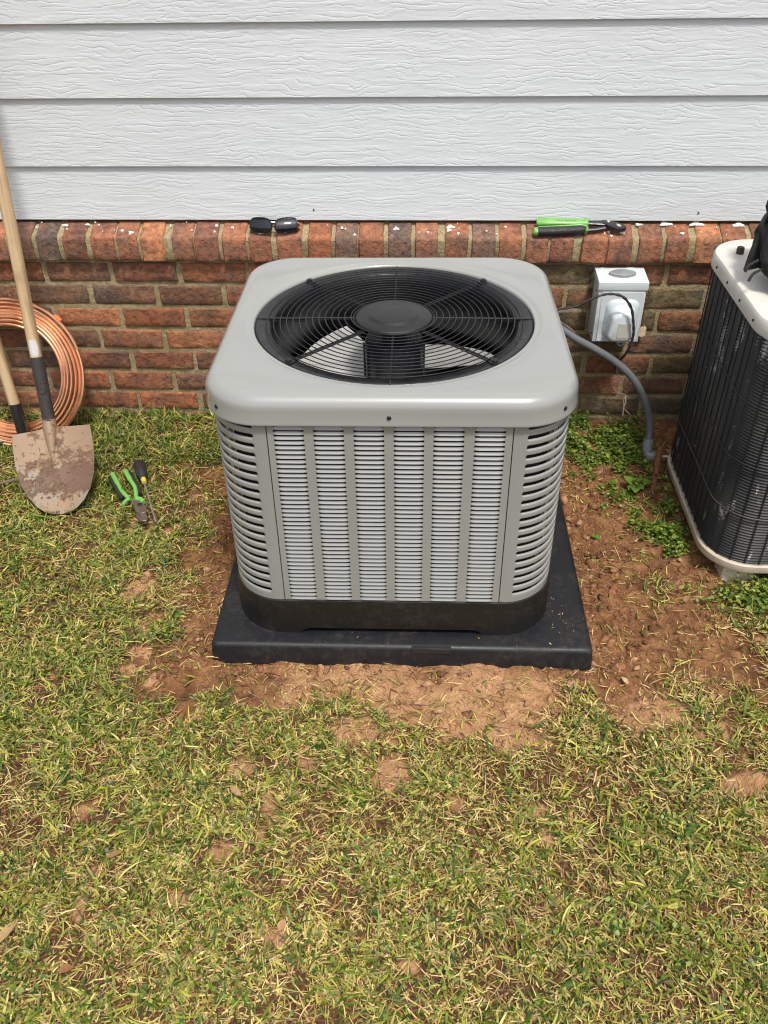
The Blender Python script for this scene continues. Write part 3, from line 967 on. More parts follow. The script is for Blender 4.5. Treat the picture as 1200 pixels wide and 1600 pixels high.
# screws
sc = MB(); sc.lathe([(0.0045, 0.0), (0.0045, 0.0012), (0.003, 0.0028), (0.0015, 0.003)], n=12)
sc0 = sc.build('screw', MAT['screw'], ac)
sc0.location = (0.0, -ST - 0.0005, 0.592 - PADTOP); sc0.rotation_euler = (PI / 2, 0, 0)
for k, (an) in enumerate((225, 315, 45, 135)):
    a = math.radians(an)
    d = (ST - 0.119) + 0.1195 * math.sin(PI / 4)
    link_copy('screw', sc0.data, ac, loc=(d * math.copysign(1, math.cos(a)), d * math.copysign(1, math.sin(a)), 0.594 - PADTOP), rot=(PI / 2, 0, a + PI / 2))
for sgn in (1, -1):
    link_copy('screw', sc0.data, ac, loc=(sgn * (ST + 0.0005), 0, 0.592 - PADTOP), rot=(PI / 2, 0, sgn * PI / 2))
# orifice ring and shroud
b = MB(); n = 96
b.lathe([(RO - 0.001, ZG - 0.006), (RO - 0.004, ZG - 0.003), (0.268, ZG - 0.005), (0.262, ZG - 0.010), (0.258, ZG - 0.030), (0.257, ZG - 0.13), (0.285, ZG - 0.17)], n=n, cap0=False, cap1=False)
b.build('fan_shroud', MAT['shroud'], ac)
# fan grille
gr = MB(); gr.lathe([(0.083, -0.004), (0.083, 0.001), (0.080, 0.0035), (0.062, 0.0045), (0.055, 0.0062), (0.052, 0.0095), (0.048, 0.0105)], n=64)
grille = gr.build('fan_grille', MAT['grille'], ac, angle=60)
grille.location = (0, 0, ZG)
for k in range(14):
    r = 0.2715 - 0.0138 * k
    if r < 0.086: break
    t = MB(); N = 120
    dz = 0.003 * (1 - ((r - 0.085) / 0.19) ** 2)
    t.tube([(r * math.cos(2 * PI * i / N), r * math.sin(2 * PI * i / N), dz) for i in range(N)], 0.00125, 6, closed=True)
    t.build('wire_ring', MAT['grille'], grille)
t = MB(); N = 120
t.tube([(0.087 * math.cos(2 * PI * i / N), 0.087 * math.sin(2 * PI * i / N), 0.0) for i in range(N)], 0.0018, 6, closed=True)
t.build('wire_ring', MAT['grille'], grille)
for k in range(8):
    a = k * PI / 4; ca, sa = math.cos(a), math.sin(a)
    t = MB()
    if k % 2 == 0:
        pts = [(0.078, 0), (0.15, 0), (0.22, 0), (0.272, 0), (RO - 0.002, 0)]
        hw = 0.0028 if k % 4 == 0 else 0.0021
        t.tube([(r * ca, r * sa, -0.0035 + 0.001 * (r < 0.2)) for r, _ in pts], hw, 6)
        if k % 4 == 0:
            t.tube([(r * ca, r * sa, -0.0085) for r in (0.19, 0.25, RO - 0.003)], 0.0022, 6)
    else:
        for q in (-0.0036, 0.0036):
            t.tube([(r * ca - q * sa, r * sa + q * ca, -0.0036) for r in (0.084, 0.15, 0.22, 0.272, 0.285)], 0.0021, 6)
        # cross links
        for r in np.arange(0.1, 0.27, 0.0138):
            t.tube([(r * ca - q * sa, r * sa + q * ca, -0.0036) for q in (-0.0036, 0.0036)], 0.0019, 5)
    rb = t.build('rib', MAT['grille'], grille)
    if k % 2 == 1:
        bl = MB()
        bl.lathe([(0.0105, -0.004), (0.0105, -0.0015), (0.0065, -0.001), (0.0065, 0.003), (0.004, 0.0045)], (0.2865 * ca, 0.2865 * sa, 0), 12)
        bl.build('bolt', MAT['grille'], rb)
# motor and fan
b = MB(); b.lathe([(0.06, 0.5), (0.064, 0.49), (0.064, 0.40), (0.058, 0.385), (0.02, 0.38), (0.02, 0.33)], n=40)
for an in range(0, 360, 30):
    a = math.radians(an)
    b.box((0.065 * math.cos(a), 0.065 * math.sin(a), 0.445), (0.006, 0.003, 0.08), rot=Matrix.Rotation(a, 3, 'Z'))
b.box((0, 0, 0.515), (0.05, 0.05, 0.05))
b.build('fan_motor', MAT['motor'], ac, loc=(0, 0, ZG - 0.545))
fan = MB()
fan.lathe([(0.05, 0.012), (0.055, 0.006), (0.055, -0.006), (0.05, -0.012)], n=32)
hub = fan.build('fan', MAT['motor'], ac, loc=(0, 0, ZG - 0.150))
def blade(a0):
    b = MB()
    rows = []; rows2 = []
    nr, nc = 10, 12
    for i in range(nr + 1):
        r = 0.048 + (0.246 - 0.048) * i / nr
        span = math.radians(84 + 8 * (i / nr))
        sweep = math.radians(6) * (i / nr)
        row = []; row2 = []
        for j in range(nc + 1):
            t = j / nc - 0.5
            a = a0 + sweep + span * t
            z = -0.070 * t * (0.75 + 0.4 * i / nr) - 0.010 * math.cos(PI * t) * (i / nr)
            rr = r if i < nr else r - 0.02 * (abs(2 * t) ** 3)
            row.append((rr * math.cos(a), rr * math.sin(a), z + 0.0008)); row2.append((rr * math.cos(a), rr * math.sin(a), z - 0.0008))
        rows.append(row); rows2.append(row2)
    b.loft(rows, closed=False); b.loft(rows2, closed=False)
    edge = [rows[0], rows2[0]]; b.loft(edge, closed=False); b.loft([rows[-1], rows2[-1]], closed=False)
    b.loft([[r[0] for r in rows], [r[0] for r in rows2]], closed=False); b.loft([[r[-1] for r in rows], [r[-1] for r in rows2]], closed=False)
    return b
for k in range(3):
    blade(math.radians(162 + 120 * k)).build('blade', MAT['fan'], hub, merge=1e-6)

# ------------------------------------------------------------------ disconnect box on the wall
bx = empty('disconnect_box', (0.509, 2.272, 0.354))
tag(bx, 'pale grey electrical disconnect box fixed to the brick wall', 'electrical box')
BW, BD, BH = 0.124, 0.082, 0.168
b = MB()
b.add([(-BW / 2, -BD, 0), (BW / 2, -BD, 0), (BW / 2, 0, 0), (-BW / 2, 0, 0), (-BW / 2, -BD, BH), (BW / 2, -BD, BH), (BW / 2, 0, BH + 0.006), (-BW / 2, 0, BH + 0.006)],
      [(3, 2, 1, 0), (4, 5, 6, 7), (0, 1, 5, 4), (1, 2, 6, 5), (2, 3, 7, 6), (3, 0, 4, 7)])
b.build('enclosure', MAT['boxpaint'], bx, bevel=0.0022, seg=2)
b = MB()   # rain hood over the top and shoulders
b.add([(-BW / 2 - 0.003, -BD - 0.004, BH - 0.020), (BW / 2 + 0.003, -BD - 0.004, BH - 0.020), (BW / 2 + 0.003, 0, BH - 0.014), (-BW / 2 - 0.003, 0, BH - 0.014),
       (-BW / 2 - 0.003, -BD - 0.004, BH + 0.002), (BW / 2 + 0.003, -BD - 0.004, BH + 0.002), (BW / 2 + 0.003, 0, BH + 0.0095), (-BW / 2 - 0.003, 0, BH + 0.0095)],
      [(4, 5, 6, 7), (0, 1, 5, 4), (1, 2, 6, 5), (3, 0, 4, 7), (0, 3, 2, 1)])
b.build('hood', MAT['boxpaint'], bx, bevel=0.0018, seg=2)
b = MB()   # pressed front door
b.box((0.003, -BD - 0.0012, 0.073), (BW - 0.014, 0.003, 0.142))
b.build('door', MAT['boxpaint'], bx, bevel=0.0012)
def rr_ring(w, h, rc, y, cx, cz, top=1.0):
    pts = []
    for (sx, sz, a0) in ((1, 1, 0), (-1, 1, 90), (-1, -1, 180), (1, -1, 270)):
        for i in range(7):
            a = math.radians(a0 + 15 * i)
            ww = w * (top if sz > 0 else 1.0)
            pts.append((cx + sx * (ww / 2 - rc) + rc * math.cos(a), y, cz + sz * (h / 2 - rc) + rc * math.sin(a)))
    return pts
b = MB()
cx_, cz_ = 0.006, 0.068
b.loft([rr_ring(0.092, 0.110, 0.022, -BD - 0.0025, cx_, cz_, 0.95), rr_ring(0.090, 0.108, 0.022, -BD - 0.006, cx_, cz_, 0.95), rr_ring(0.082, 0.098, 0.024, -BD - 0.010, cx_ - 0.001, cz_ - 0.003, 0.92),
        rr_ring(0.074, 0.088, 0.022, -BD - 0.014, cx_ - 0.002, cz_ - 0.007, 0.86), rr_ring(0.071, 0.082, 0.020, -BD - 0.030, cx_ - 0.002, cz_ - 0.010, 0.80), rr_ring(0.066, 0.076, 0.018, -BD - 0.037, cx_ - 0.002, cz_ - 0.012, 0.78), rr_ring(0.054, 0.062, 0.014, -BD - 0.040, cx_ - 0.002, cz_ - 0.013, 0.76)], cap1=True)
b.build('bubble_cover', MAT['boxplastic'], bx, angle=80)
MB().box((cx_ + 0.004, -BD - 0.0404, cz_ - 0.018), (0.034, 0.0016, 0.042)).build('label_plate', MAT['boxlabel'], bx, bevel=0.0005)
b = MB()   # threaded hub boss on the hood
for i, (w, d, z) in enumerate(((0.082, 0.034, 0.0), (0.080, 0.032, 0.005), (0.070, 0.026, 0.007))):
    pass
ring0 = []; ring1 = []; ring2 = []
for k in range(32):
    a = 2 * PI * k / 32
    q = 1.0 + 0.25 * abs(math.cos(a)) ** 3
    for rg, sc_, z in ((ring0, 1.0, BH + 0.004), (ring1, 0.98, BH + 0.0115), (ring2, 0.88, BH + 0.0135)):
        rg.append((0.002 + 0.029 * q * sc_ * math.cos(a), -0.040 + 0.021 * sc_ * math.sin(a), z))
b.loft([ring0, ring1, ring2], cap1=True)
b.build('hub_plate', MAT['fitting'], bx)
b = MB()
b.tube([(0.016 + 0.008 * math.cos(a), -BD - 0.004, -0.001 + 0.008 * math.sin(a)) for a in np.linspace(PI, 2 * PI, 9)], 0.0016, 6)
b.box((0.016, -BD - 0.002, 0.001), (0.022, 0.006, 0.003))
b.build('padlock_hasp', MAT['boxpaint'], bx)
for k, (x, z) in enumerate(((-BW / 2 - 0.0035, 0.142), (-BW / 2 - 0.0015, 0.02))):
    s_ = MB(); s_.lathe([(0.003, 0), (0.003, 0.0015), (0.0015, 0.0022)], (x, -BD + 0.012, z), 8, axis=(-1, 0, 0)); s_.build('screw', MAT['screw'], bx)
# tag on a red wire
tg = empty('wire_tag', (0.598, 2.262, 0.35))
tag(tg, 'small pale tag dangling on a dark red wire right of the disconnect box', 'tag')
b = MB()
b.add([(-0.009, 0, -0.012), (0.001, -0.001, -0.016), (0.009, 0, -0.010), (0.009, -0.001, 0.012), (0.002, 0, 0.020), (-0.008, -0.001, 0.014)], [tuple(range(6))])
b.add([(-0.009, 0.0012, -0.012), (0.001, 0.0002, -0.016), (0.009, 0.0012, -0.010), (0.009, 0.0002, 0.012), (0.002, 0.0012, 0.020), (-0.008, 0.0002, 0.014)], [tuple(reversed(range(6)))])
b.build('paper_tag', MAT['tag'], tg, smooth=False)
b = MB(); b.tube(spline([(0.002, 0, 0.016), (-0.008, 0, 0.03), (-0.004, -0.002, 0.075), (0.000, -0.002, 0.11), (-0.014, -0.002, 0.135), (-0.026, 0.004, 0.14)]), 0.0017, 6)
b.build('wire', MAT['red'], tg)

# ------------------------------------------------------------------ conduit and cables
cd = empty('flexible_conduit', (0.64, 2.12, 0.035))
tag(cd, 'grey flexible conduit curving from behind the new unit down to the weeds', 'conduit')
def rel(o, pts): return [tuple(Vector(p) - Vector(o.location)) for p in pts]
path = spline([(0.300, 2.165, 0.455), (0.345, 2.165, 0.412), (0.395, 2.16, 0.378), (0.455, 2.16, 0.345), (0.512, 2.16, 0.309), (0.565, 2.157, 0.262), (0.605, 2.155, 0.203), (0.628, 2.150, 0.145), (0.636, 2.14, 0.10), (0.634, 2.125, 0.07)], 14)
rad = [0.0102 + 0.0005 * (1 if i % 2 else -1) for i in range(len(path))]
b = MB(); b.tube(rel(cd, path), rad, 12); b.build('hose', MAT['conduit'], cd)
b = MB()
b.tube(rel(cd, [(0.634, 2.128, 0.082), (0.633, 2.120, 0.060), (0.632, 2.112, 0.050)]), [0.0145, 0.0145, 0.0145], 14)
b.tube(rel(cd, [(0.634, 2.127, 0.070), (0.6335, 2.123, 0.066)]), 0.0168, 8)
b.tube(rel(cd, spline([(0.632, 2.114, 0.052), (0.634, 2.106, 0.044), (0.642, 2.10, 0.042), (0.652, 2.098, 0.043)], 4)), 0.0125, 12)
b.tube(rel(cd, [(0.647, 2.099, 0.043), (0.656, 2.097, 0.043)]), 0.015, 8)
b.build('elbow_fitting', MAT['fitting'], cd)
b = MB(); b.tube(rel(cd, [(0.652, 2.097, 0.045), (0.672, 2.085, 0.052), (0.690, 2.075, 0.058)]), 0.0032, 6); b.build('white_wire', MAT['whitewire'], cd)
cb = empty('black_cable', (0.36, 2.14, 0.47))
tag(cb, 'thin black cable looping across the front of the disconnect box', 'cable')
pts = spline([(0.300, 2.145, 0.462), (0.345, 2.14, 0.470), (0.385, 2.138, 0.479), (0.414, 2.134, 0.497), (0.440, 2.135, 0.509), (0.468, 2.138, 0.513), (0.500, 2.138, 0.505), (0.525, 2.138, 0.476), (0.536, 2.138, 0.44), (0.543, 2.140, 0.405), (0.543, 2.143, 0.380), (0.537, 2.15, 0.345), (0.536, 2.19, 0.305), (0.537, 2.24, 0.265), (0.535, 2.252, 0.235)], 8)
b = MB(); b.tube(rel(cb, pts), [0.0036 + 0.0006 * math.sin(i * 1.3) for i in range(len(pts))], 8); b.build('jacket', MAT['cable'], cb)
w1 = empty('stripped_wire', (0.56, 2.25, 0.16))
tag(w1, 'stripped grey wire hanging with bare pink ends behind the conduit', 'wire')
b = MB(); b.tube(rel(w1, spline([(0.545, 2.262, 0.262), (0.540, 2.252, 0.243), (0.546, 2.25, 0.222), (0.556, 2.25, 0.213), (0.545, 2.247, 0.203), (0.536, 2.247, 0.190), (0.542, 2.246, 0.174), (0.556, 2.244, 0.165), (0.577, 2.243, 0.161)])), 0.0026, 7); b.build('jacket', MAT['cablegrey'], w1)
b = MB(); b.tube(rel(w1, spline([(0.577, 2.243, 0.161), (0.580, 2.24, 0.14), (0.577, 2.24, 0.118), (0.579, 2.24, 0.09)])), 0.0015, 6); b.build('conductor', MAT['whitewire'], w1)
b = MB(); b.tube(rel(w1, spline([(0.576, 2.243, 0.160), (0.574, 2.24, 0.135), (0.583, 2.24, 0.112), (0.600, 2.238, 0.095), (0.597, 2.238, 0.072)])), 0.0014, 6); b.build('conductor', MAT['pink'], w1)
st = empty('taped_pipe_end', (0.315, 2.07, 0.40))
tag(st, 'taped green pipe end poking out behind the new unit', 'pipe')
b = MB(); b.tube(rel(st, [(0.290, 2.10, 0.47), (0.315, 2.09, 0.435), (0.338, 2.085, 0.402)]), [0.009, 0.012, 0.0125], 10); b.build('wrap', MAT['rubber'], st)
b = MB(); b.tube(rel(st, [(0.333, 2.083, 0.410), (0.350, 2.078, 0.382), (0.354, 2.077, 0.374)]), [0.0125, 0.0118, 0.0112], 10); b.build('tape', MAT['teal'], st)
b = MB(); b.tube(rel(st, [(0.354, 2.077, 0.374), (0.357, 2.076, 0.366)]), [0.0112, 0.0095], 10); b.build('end', MAT['bolt'], st)
b = MB(); b.tube(rel(st, spline([(0.318, 2.10, 0.458), (0.340, 2.11, 0.447), (0.362, 2.115, 0.432), (0.380, 2.118, 0.418)])), [0.0028] * 25, 6); b.build('wire', MAT['cablegrey'], st)
pp = empty('rusty_pipe', (0.63, 1.97, 0.03))
tag(pp, 'short rusty pipe slanting out of the soil beside the old unit', 'pipe')
b = MB(); b.tube(rel(pp, [(0.660, 2.085, 0.082), (0.648, 2.05, 0.065), (0.634, 2.0, 0.045), (0.622, 1.955, 0.02)]), [0.0085, 0.009, 0.009, 0.0085], 10); b.build('pipe', MAT['rust'], pp)

# ------------------------------------------------------------------ old condenser on the right
OX0, OX1, OY0, OY1 = 0.676, 1.225, 1.592, 2.125
oc = empty('old_air_conditioner', ((OX0 + OX1) / 2, (OY0 + OY1) / 2, 0.0))
tag(oc, 'old weathered air conditioner with white top and black finned sides', 'air conditioner')
OW, OD = (OX1 - OX0) / 2, (OY1 - OY0) / 2
def rrect(hx, hy, rc, z, ns=14, nc=10):
    pts = []
    L = hx - rc; Wd = hy - rc
    seq = [((hx, -Wd), (hx, Wd), (L, Wd), 0), ((L, hy), (-L, hy), (-L, Wd), 90), ((-hx, Wd), (-hx, -Wd), (-L, -Wd), 180), ((-L, -hy), (L, -hy), (L, -Wd), 270)]
    for p, q, c, a0 in seq:
        for i in range(ns):
            t = i / ns; pts.append(Vector((p[0] + (q[0] - p[0]) * t, p[1] + (q[1] - p[1]) * t, z)))
        for i in range(nc):
            a = math.radians(a0 + 90 * i / nc); pts.append(Vector((c[0] + rc * math.cos(a), c[1] + rc * math.sin(a), z)))
    return pts
RO_ = 0.105
b = MB()
rings = []
zc_ = 0.074; stp = 0.0078; i = 0
while zc_ < 0.632:
    rings.append(rrect(OW - 0.0035 - (0.0034 if i % 2 else 0.0), OD - 0.0035 - (0.0034 if i % 2 else 0.0), RO_ - 0.004, zc_))
    zc_ += stp / 2; i += 1
b.loft(rings)
b.build('fin_coil', MAT['coil'], oc, angle=15)
# base rim
b = MB()
b.loft([rrect(OW - 0.012, OD - 0.012, RO_ - 0.01, 0.052), rrect(OW + 0.004, OD + 0.004, RO_ + 0.004, 0.050), rrect(OW + 0.006, OD + 0.006, RO_ + 0.006, 0.053), rrect(OW + 0.006, OD + 0.006, RO_ + 0.006, 0.069), rrect(OW + 0.003, OD + 0.003, RO_ + 0.003, 0.072), rrect(OW - 0.006, OD - 0.006, RO_, 0.070), rrect(OW - 0.012, OD - 0.012, RO_ - 0.01, 0.064)], cap0=True)
b.build('base_rim', MAT['oldrim'], oc)
# top cap
b = MB()
b.loft([rrect(OW - 0.01, OD - 0.01, RO_ - 0.01, 0.630), rrect(OW + 0.004, OD + 0.004, RO_ + 0.004, 0.626), rrect(OW + 0.005, OD + 0.005, RO_ + 0.005, 0.628), rrect(OW + 0.004, OD + 0.004, RO_ + 0.004, 0.655), rrect(OW + 0.001, OD + 0.001, RO_ + 0.001, 0.6605), rrect(OW - 0.005, OD - 0.005, RO_ - 0.005, 0.6625), rrect(OW - 0.05, OD - 0.05, RO_ - 0.05, 0.6635)], cap1=True)
b.build('top_cap', MAT['oldcap'], oc)
# fan opening hidden mostly outside the frame
b = MB(); b.lathe([(0.19, 0.664), (0.186, 0.672), (0.18, 0.673)], (0.06, 0, 0), 48)
b.build('fan_guard', MAT['guard'], oc)
# guard wires
per = rrect(OW - 0.001, OD - 0.001, RO_, 0)
Lp = [0.0]
for i in range(len(per)): Lp.append(Lp[-1] + (per[(i + 1) % len(per)] - per[i]).length)
def per_at(s):
    s = s % Lp[-1]
    for i in range(len(per)):
        if Lp[i + 1] >= s:
            t = (s - Lp[i]) / max(1e-9, Lp[i + 1] - Lp[i]); return per[i].lerp(per[(i + 1) % len(per)], t)
nw = int(Lp[-1] / 0.0325)
wb = MB(); wb.tube([(0, 0, 0.0735), (0, 0, 0.35), (0, 0, 0.628)], 0.0015, 6)
w0 = wb.build('guard_wire', MAT['guard'], oc)
for i in range(nw):
    p = per_at(i * Lp[-1] / nw)
    if i == 0: w0.location = p
    else: link_copy('guard_wire', w0.data, oc, loc=p, rot=(random.uniform(-0.004, 0.004), random.uniform(-0.004, 0.004), 0))
for z, mt in ((0.205, 'guardlight'), (0.335, 'guard'), (0.475, 'guard')):
    t = MB(); t.tube([Vector((p.x * 1.011, p.y * 1.011, z)) for p in per], 0.0014, 6, closed=True); t.build('guard_hoop', MAT[mt], oc)
# feet
for k, (x, y) in enumerate(((-0.19, -0.215), (0.2, -0.215), (-0.2, 0.17), (0.2, 0.17))):
    t = MB(); t.box((x, y, 0.019), (0.085, 0.06, 0.062), taper=0.86); t.build('foot', MAT['oldrim'], oc, bevel=0.004)
# plug and screws on the cap
t = MB(); t.lathe([(0.0085, 0.662), (0.009, 0.664), (0.009, 0.675), (0.0075, 0.679), (0.004, 0.680)], (0.727 - oc.location.x, 2.022 - oc.location.y, 0), 14); t.build('rubber_plug', MAT['bolt'], oc)
for y in (1.99, 1.90, 1.80, 1.70):
    t = MB(); t.lathe([(0.0032, 0.0), (0.0032, 0.002), (0.0015, 0.0026)], (-OW - 0.0045, y - oc.location.y, 0.642), 8, axis=(-1, 0, 0)); t.build('screw', MAT['screw'], oc)

# black bag on top of the old unit
bag = empty('black_bag', (0.842, 1.815, 0.6632))
tag(bag, 'crumpled black fabric tool bag lying on the old unit white top', 'bag')
bm = bmesh.new()
bmesh.ops.create_icosphere(bm, subdivisions=5, radius=1.0)
P = np.array([v.co[:] for v in bm.verts])
lon = np.arctan2(P[:, 1], P[:, 0])
f1 = fbm(P[:, 0] * 1.0 + 5, P[:, 1] + P[:, 2] * 0.8, 1.9, 3, 61) - 0.5
f2 = np.abs(fbm(P[:, 0] + P[:, 2] * 0.7 + 9, P[:, 1] * 1.0 - P[:, 2] * 0.5, 3.2, 3, 71) - 0.5)
for v, a, c in zip(bm.verts, f1, f2):
    x, y, z = v.co
    sx = math.copysign(abs(x) ** 0.75, x); sy = math.copysign(abs(y) ** 0.8, y); sz = math.copysign(abs(z) ** 0.7, z)
    k = 1 + 0.32 * a - 0.38 * c
    lean = 0.035 * (sz + 1)
    X_ = sx * 0.165 * k + lean * 0.45; Y_ = sy * 0.125 * k + lean
    Z_ = (sz + 1) * 0.100 * (1 + 0.5 * a - 0.35 * c) 
    v.co = (X_, Y_, max(0.001, Z_))
for f in bm.faces: f.smooth = True
me = bpy.data.meshes.new('bag_body'); bm.to_mesh(me); bm.free(); me.materials.append(MAT['bag'])
o = bpy.data.objects.new('bag_body', me); COL.objects.link(o); o.parent = bag
fl = MB()   # stiff flap standing up at the back
rows = []
for i in range(9):
    t = i / 8
    rows.append([(-0.165 + 0.05 * t + 0.30 * s_ , 0.020 + 0.045 * t + 0.018 * math.sin(4 * s_ + 3 * t) + 0.05 * s_, 0.03 + 0.155 * t * (1 - 0.2 * (1 - s_)) + 0.02 * s_) for s_ in np.linspace(0, 1, 12)])
fl.loft(rows, closed=False)
fl.loft([[(x, y + 0.005, z) for x, y, z in r] for r in rows], closed=False)
fl.build('flap', MAT['bag'], bag)
b = MB(); b.tube(spline([(-0.155, -0.02, 0.07), (-0.175, -0.03, 0.062), (-0.182, -0.035, 0.05)]), 0.003, 6)
b.tube(spline([(-0.15, -0.035, 0.055), (-0.168, -0.045, 0.05), (-0.176, -0.05, 0.036)]), 0.003, 6)
b.tube(spline([(-0.14, 0.0, 0.15), (-0.10, -0.06, 0.13), (-0.03, -0.09, 0.15), (0.06, -0.10, 0.17)]), 0.004, 6)
b.build('strap', MAT['bag'], bag)

# ------------------------------------------------------------------ shovels
def frame_from(a):
    return Vector(a).normalized()
S0 = Vector((-1.026, 1.980, 0.2014)); TIP = Vector((-0.975, 1.806, 0.028)); HD = Vector((-0.034, 0.170, 0.595)).normalized()
sh = empty('round_point_shovel', TIP)
tag(sh, 'dirty round point shovel with clay on its blade and wooden handle', 'shovel')
def loc(p): return Vector(p) - TIP
# handle along its own local z so the grain follows it
Lh = (2.292 - 1.980) / HD.y
def stick_obj(name, mat, parent, p0, d, l0, l1, r0, r1, origin, n=14, seg=10, wob=0.0006):
    b = MB()
    b.tube([(wob * math.sin(i * 1.7), wob * math.cos(i * 2.3), l0 + (l1 - l0) * i / seg) for i in range(seg + 1)], [r0 + (r1 - r0) * i / seg for i in range(seg + 1)], n)
    o = b.build(name, mat, parent)
    o.location = Vector(p0) - Vector(origin)
    o.rotation_euler = Vector(d).to_track_quat('Z', 'Y').to_euler()
    return o
stick_obj('handle', MAT['wood'], sh, S0, HD, 0.165, Lh, 0.0160, 0.0175, TIP)
# socket: dark tapering steel from the wood down into the blade
AX_ = (S0 - TIP).normalized()
b = MB()
pts = [S0 + HD * t for t in (0.18, 0.172, 0.12, 0.06, 0.02, 0.004)]
b.tube([loc(p) for p in pts], [0.0178, 0.0180, 0.0172, 0.0165, 0.0170, 0.0172], 14)
b.build('socket', MAT['socket'], sh)
b = MB()   # forged frog where the socket runs out into the blade
pts = [S0 + HD * t for t in (0.012, 0.002)] + [S0 + AX_ * t + Vector((0, -0.002, 0.002)) for t in (-0.012, -0.04, -0.07, -0.10, -0.13)]
b.tube([loc(p) for p in pts], [0.0172, 0.0182, 0.0195, 0.0165, 0.0125, 0.008, 0.002], 14)
b.build('frog', MAT['blade'], sh)
b = MB()   # scrap of white label on the handle just above the socket
c0_ = S0 + HD * 0.205
ring = []
for t in np.linspace(-0.022, 0.022, 5):
    row = []
    for a in np.linspace(-0.75, 0.75, 7):
        side = HD.cross(Vector((0, -1, 0.3))).normalized(); fr = side.cross(HD).normalized()
        if fr.y > 0: fr = -fr
        w_ = 1.0 - 0.35 * abs(t / 0.022) ** 2
        q = (fr * math.cos(a * w_ + 0.25) + side * math.sin(a * w_ + 0.25)) * 0.0166
        row.append(loc(c0_ + HD * t + q))
    ring.append(row)
b.loft(ring, closed=False); b.build('label_scrap', MAT['whitetape'], sh)
# blade
Wd_ = Vector((0.955, 0.262, 0.03)); Wd_ = (Wd_ - AX_ * Wd_.dot(AX_)).normalized()
Nn = Wd_.cross(AX_).normalized()
if Nn.y > 0: Nn = -Nn        # towards the camera / up
def blade_half(s):
    tab = [(0.0, 0.0), (0.004, 0.022), (0.012, 0.041), (0.03, 0.061), (0.06, 0.081), (0.10, 0.096), (0.15, 0.103), (0.20, 0.1035), (0.235, 0.101)]
    for (a, wa), (b_, wb_) in zip(tab, tab[1:]):
        if s <= b_: return wa + (wb_ - wa) * (s - a) / (b_ - a)
    return tab[-1][1]
def blade_pt(s, u, off=0.0):
    w = blade_half(s)
    dish = 0.016 * (u * u) * (0.35 + 0.65 * min(1, s / 0.12)) + 0.012 * (1 - min(1, s / 0.2)) ** 2
    ridge = -0.0 
    h = dish + 0.006 * math.exp(-(u / 0.12) ** 2) * max(0, min(1, (s - 0.07) / 0.1))
    sh_ = s + 0.012 * (1 - abs(u)) * max(0, (s - 0.2) / 0.035)       # shoulders drop a little at the corners
    return loc(TIP + Vector((0.009, -0.010, -0.003)) + AX_ * sh_ + Wd_ * (w * u) + Nn * (h + off - 0.004))
us = np.linspace(-1, 1, 25); ssv = [0, 0.002, 0.006, 0.012, 0.02, 0.03, 0.045, 0.06, 0.08, 0.1, 0.125, 0.15, 0.175, 0.2, 0.215, 0.235]
b = MB()
top = [[blade_pt(s, u, 0.0015) for u in us] for s in ssv]; bot = [[blade_pt(s, u, -0.0015) for u in us] for s in ssv]
b.loft(top, closed=False); b.loft(bot, closed=False)
b.loft([top[-1], bot[-1]], closed=False); b.loft([[r[0] for r in top], [r[0] for r in bot]], closed=False); b.loft([[r[-1] for r in top], [r[-1] for r in bot]], closed=False)
b.build('blade', MAT['blade'], sh, merge=1e-6, angle=60)
# dry clay crusts stuck on the blade
cr = MB(); rr = random.Random(3)
for i in range(60):
    s = 0.03 + 0.11 * rr.random() ** 0.8; u = rr.uniform(-0.7, 0.75)
    c = blade_pt(s, u, 0.002); k = rr.uniform(0.001, 0.0042)
    ring = [c + (AX_ * math.sin(a) + Wd_ * math.cos(a) * rr.uniform(0.8, 1.8)) * k * rr.uniform(0.6, 1.2) for a in np.linspace(0, 2 * PI, 9)[:-1]]
    tp = [c + (p - c) * 0.55 + Nn * k * 0.5 for p in ring]
    cr.loft([ring, tp], cap1=True)
o = cr.build('clay_crust', simple('dry_clay_crust', (0.19, 0.095, 0.05), 0.95, var=0.5, nscale=120), sh); o['kind'] = 'stuff'

s2 = empty('trenching_spade', (-1.168, 2.085, 0.035))
tag(s2, 'second tool with pale wooden handle and black ferrule standing behind the shovel', 'spade')
q0 = Vector((-1.166, 2.083, 0.060)); q1 = Vector((-1.197, 2.140, 0.352)); D2 = (q1 - q0).normalized()
L2 = (2.288 - q0.y) / D2.y
stick_obj('handle', MAT['wood'], s2, q0, D2, 0.118, L2, 0.0155, 0.0165, s2.location)
stick_obj('ferrule', MAT['ferrule'], s2, q0, D2, -0.03, 0.128, 0.0168, 0.0172, s2.location)
b = MB()
for off in (0.0015, -0.0015):
    b.loft([[(x, off + 0.1 * x * x, z) for x in np.linspace(-w, w, 7)] for z, w in ((0.0, 0.035), (-0.01, 0.045), (-0.10, 0.042), (-0.16, 0.012))], closed=False)
b.build('blade', MAT['ferrule'], s2, loc=tuple(q0 - D2 * 0.02 - Vector(s2.location)))

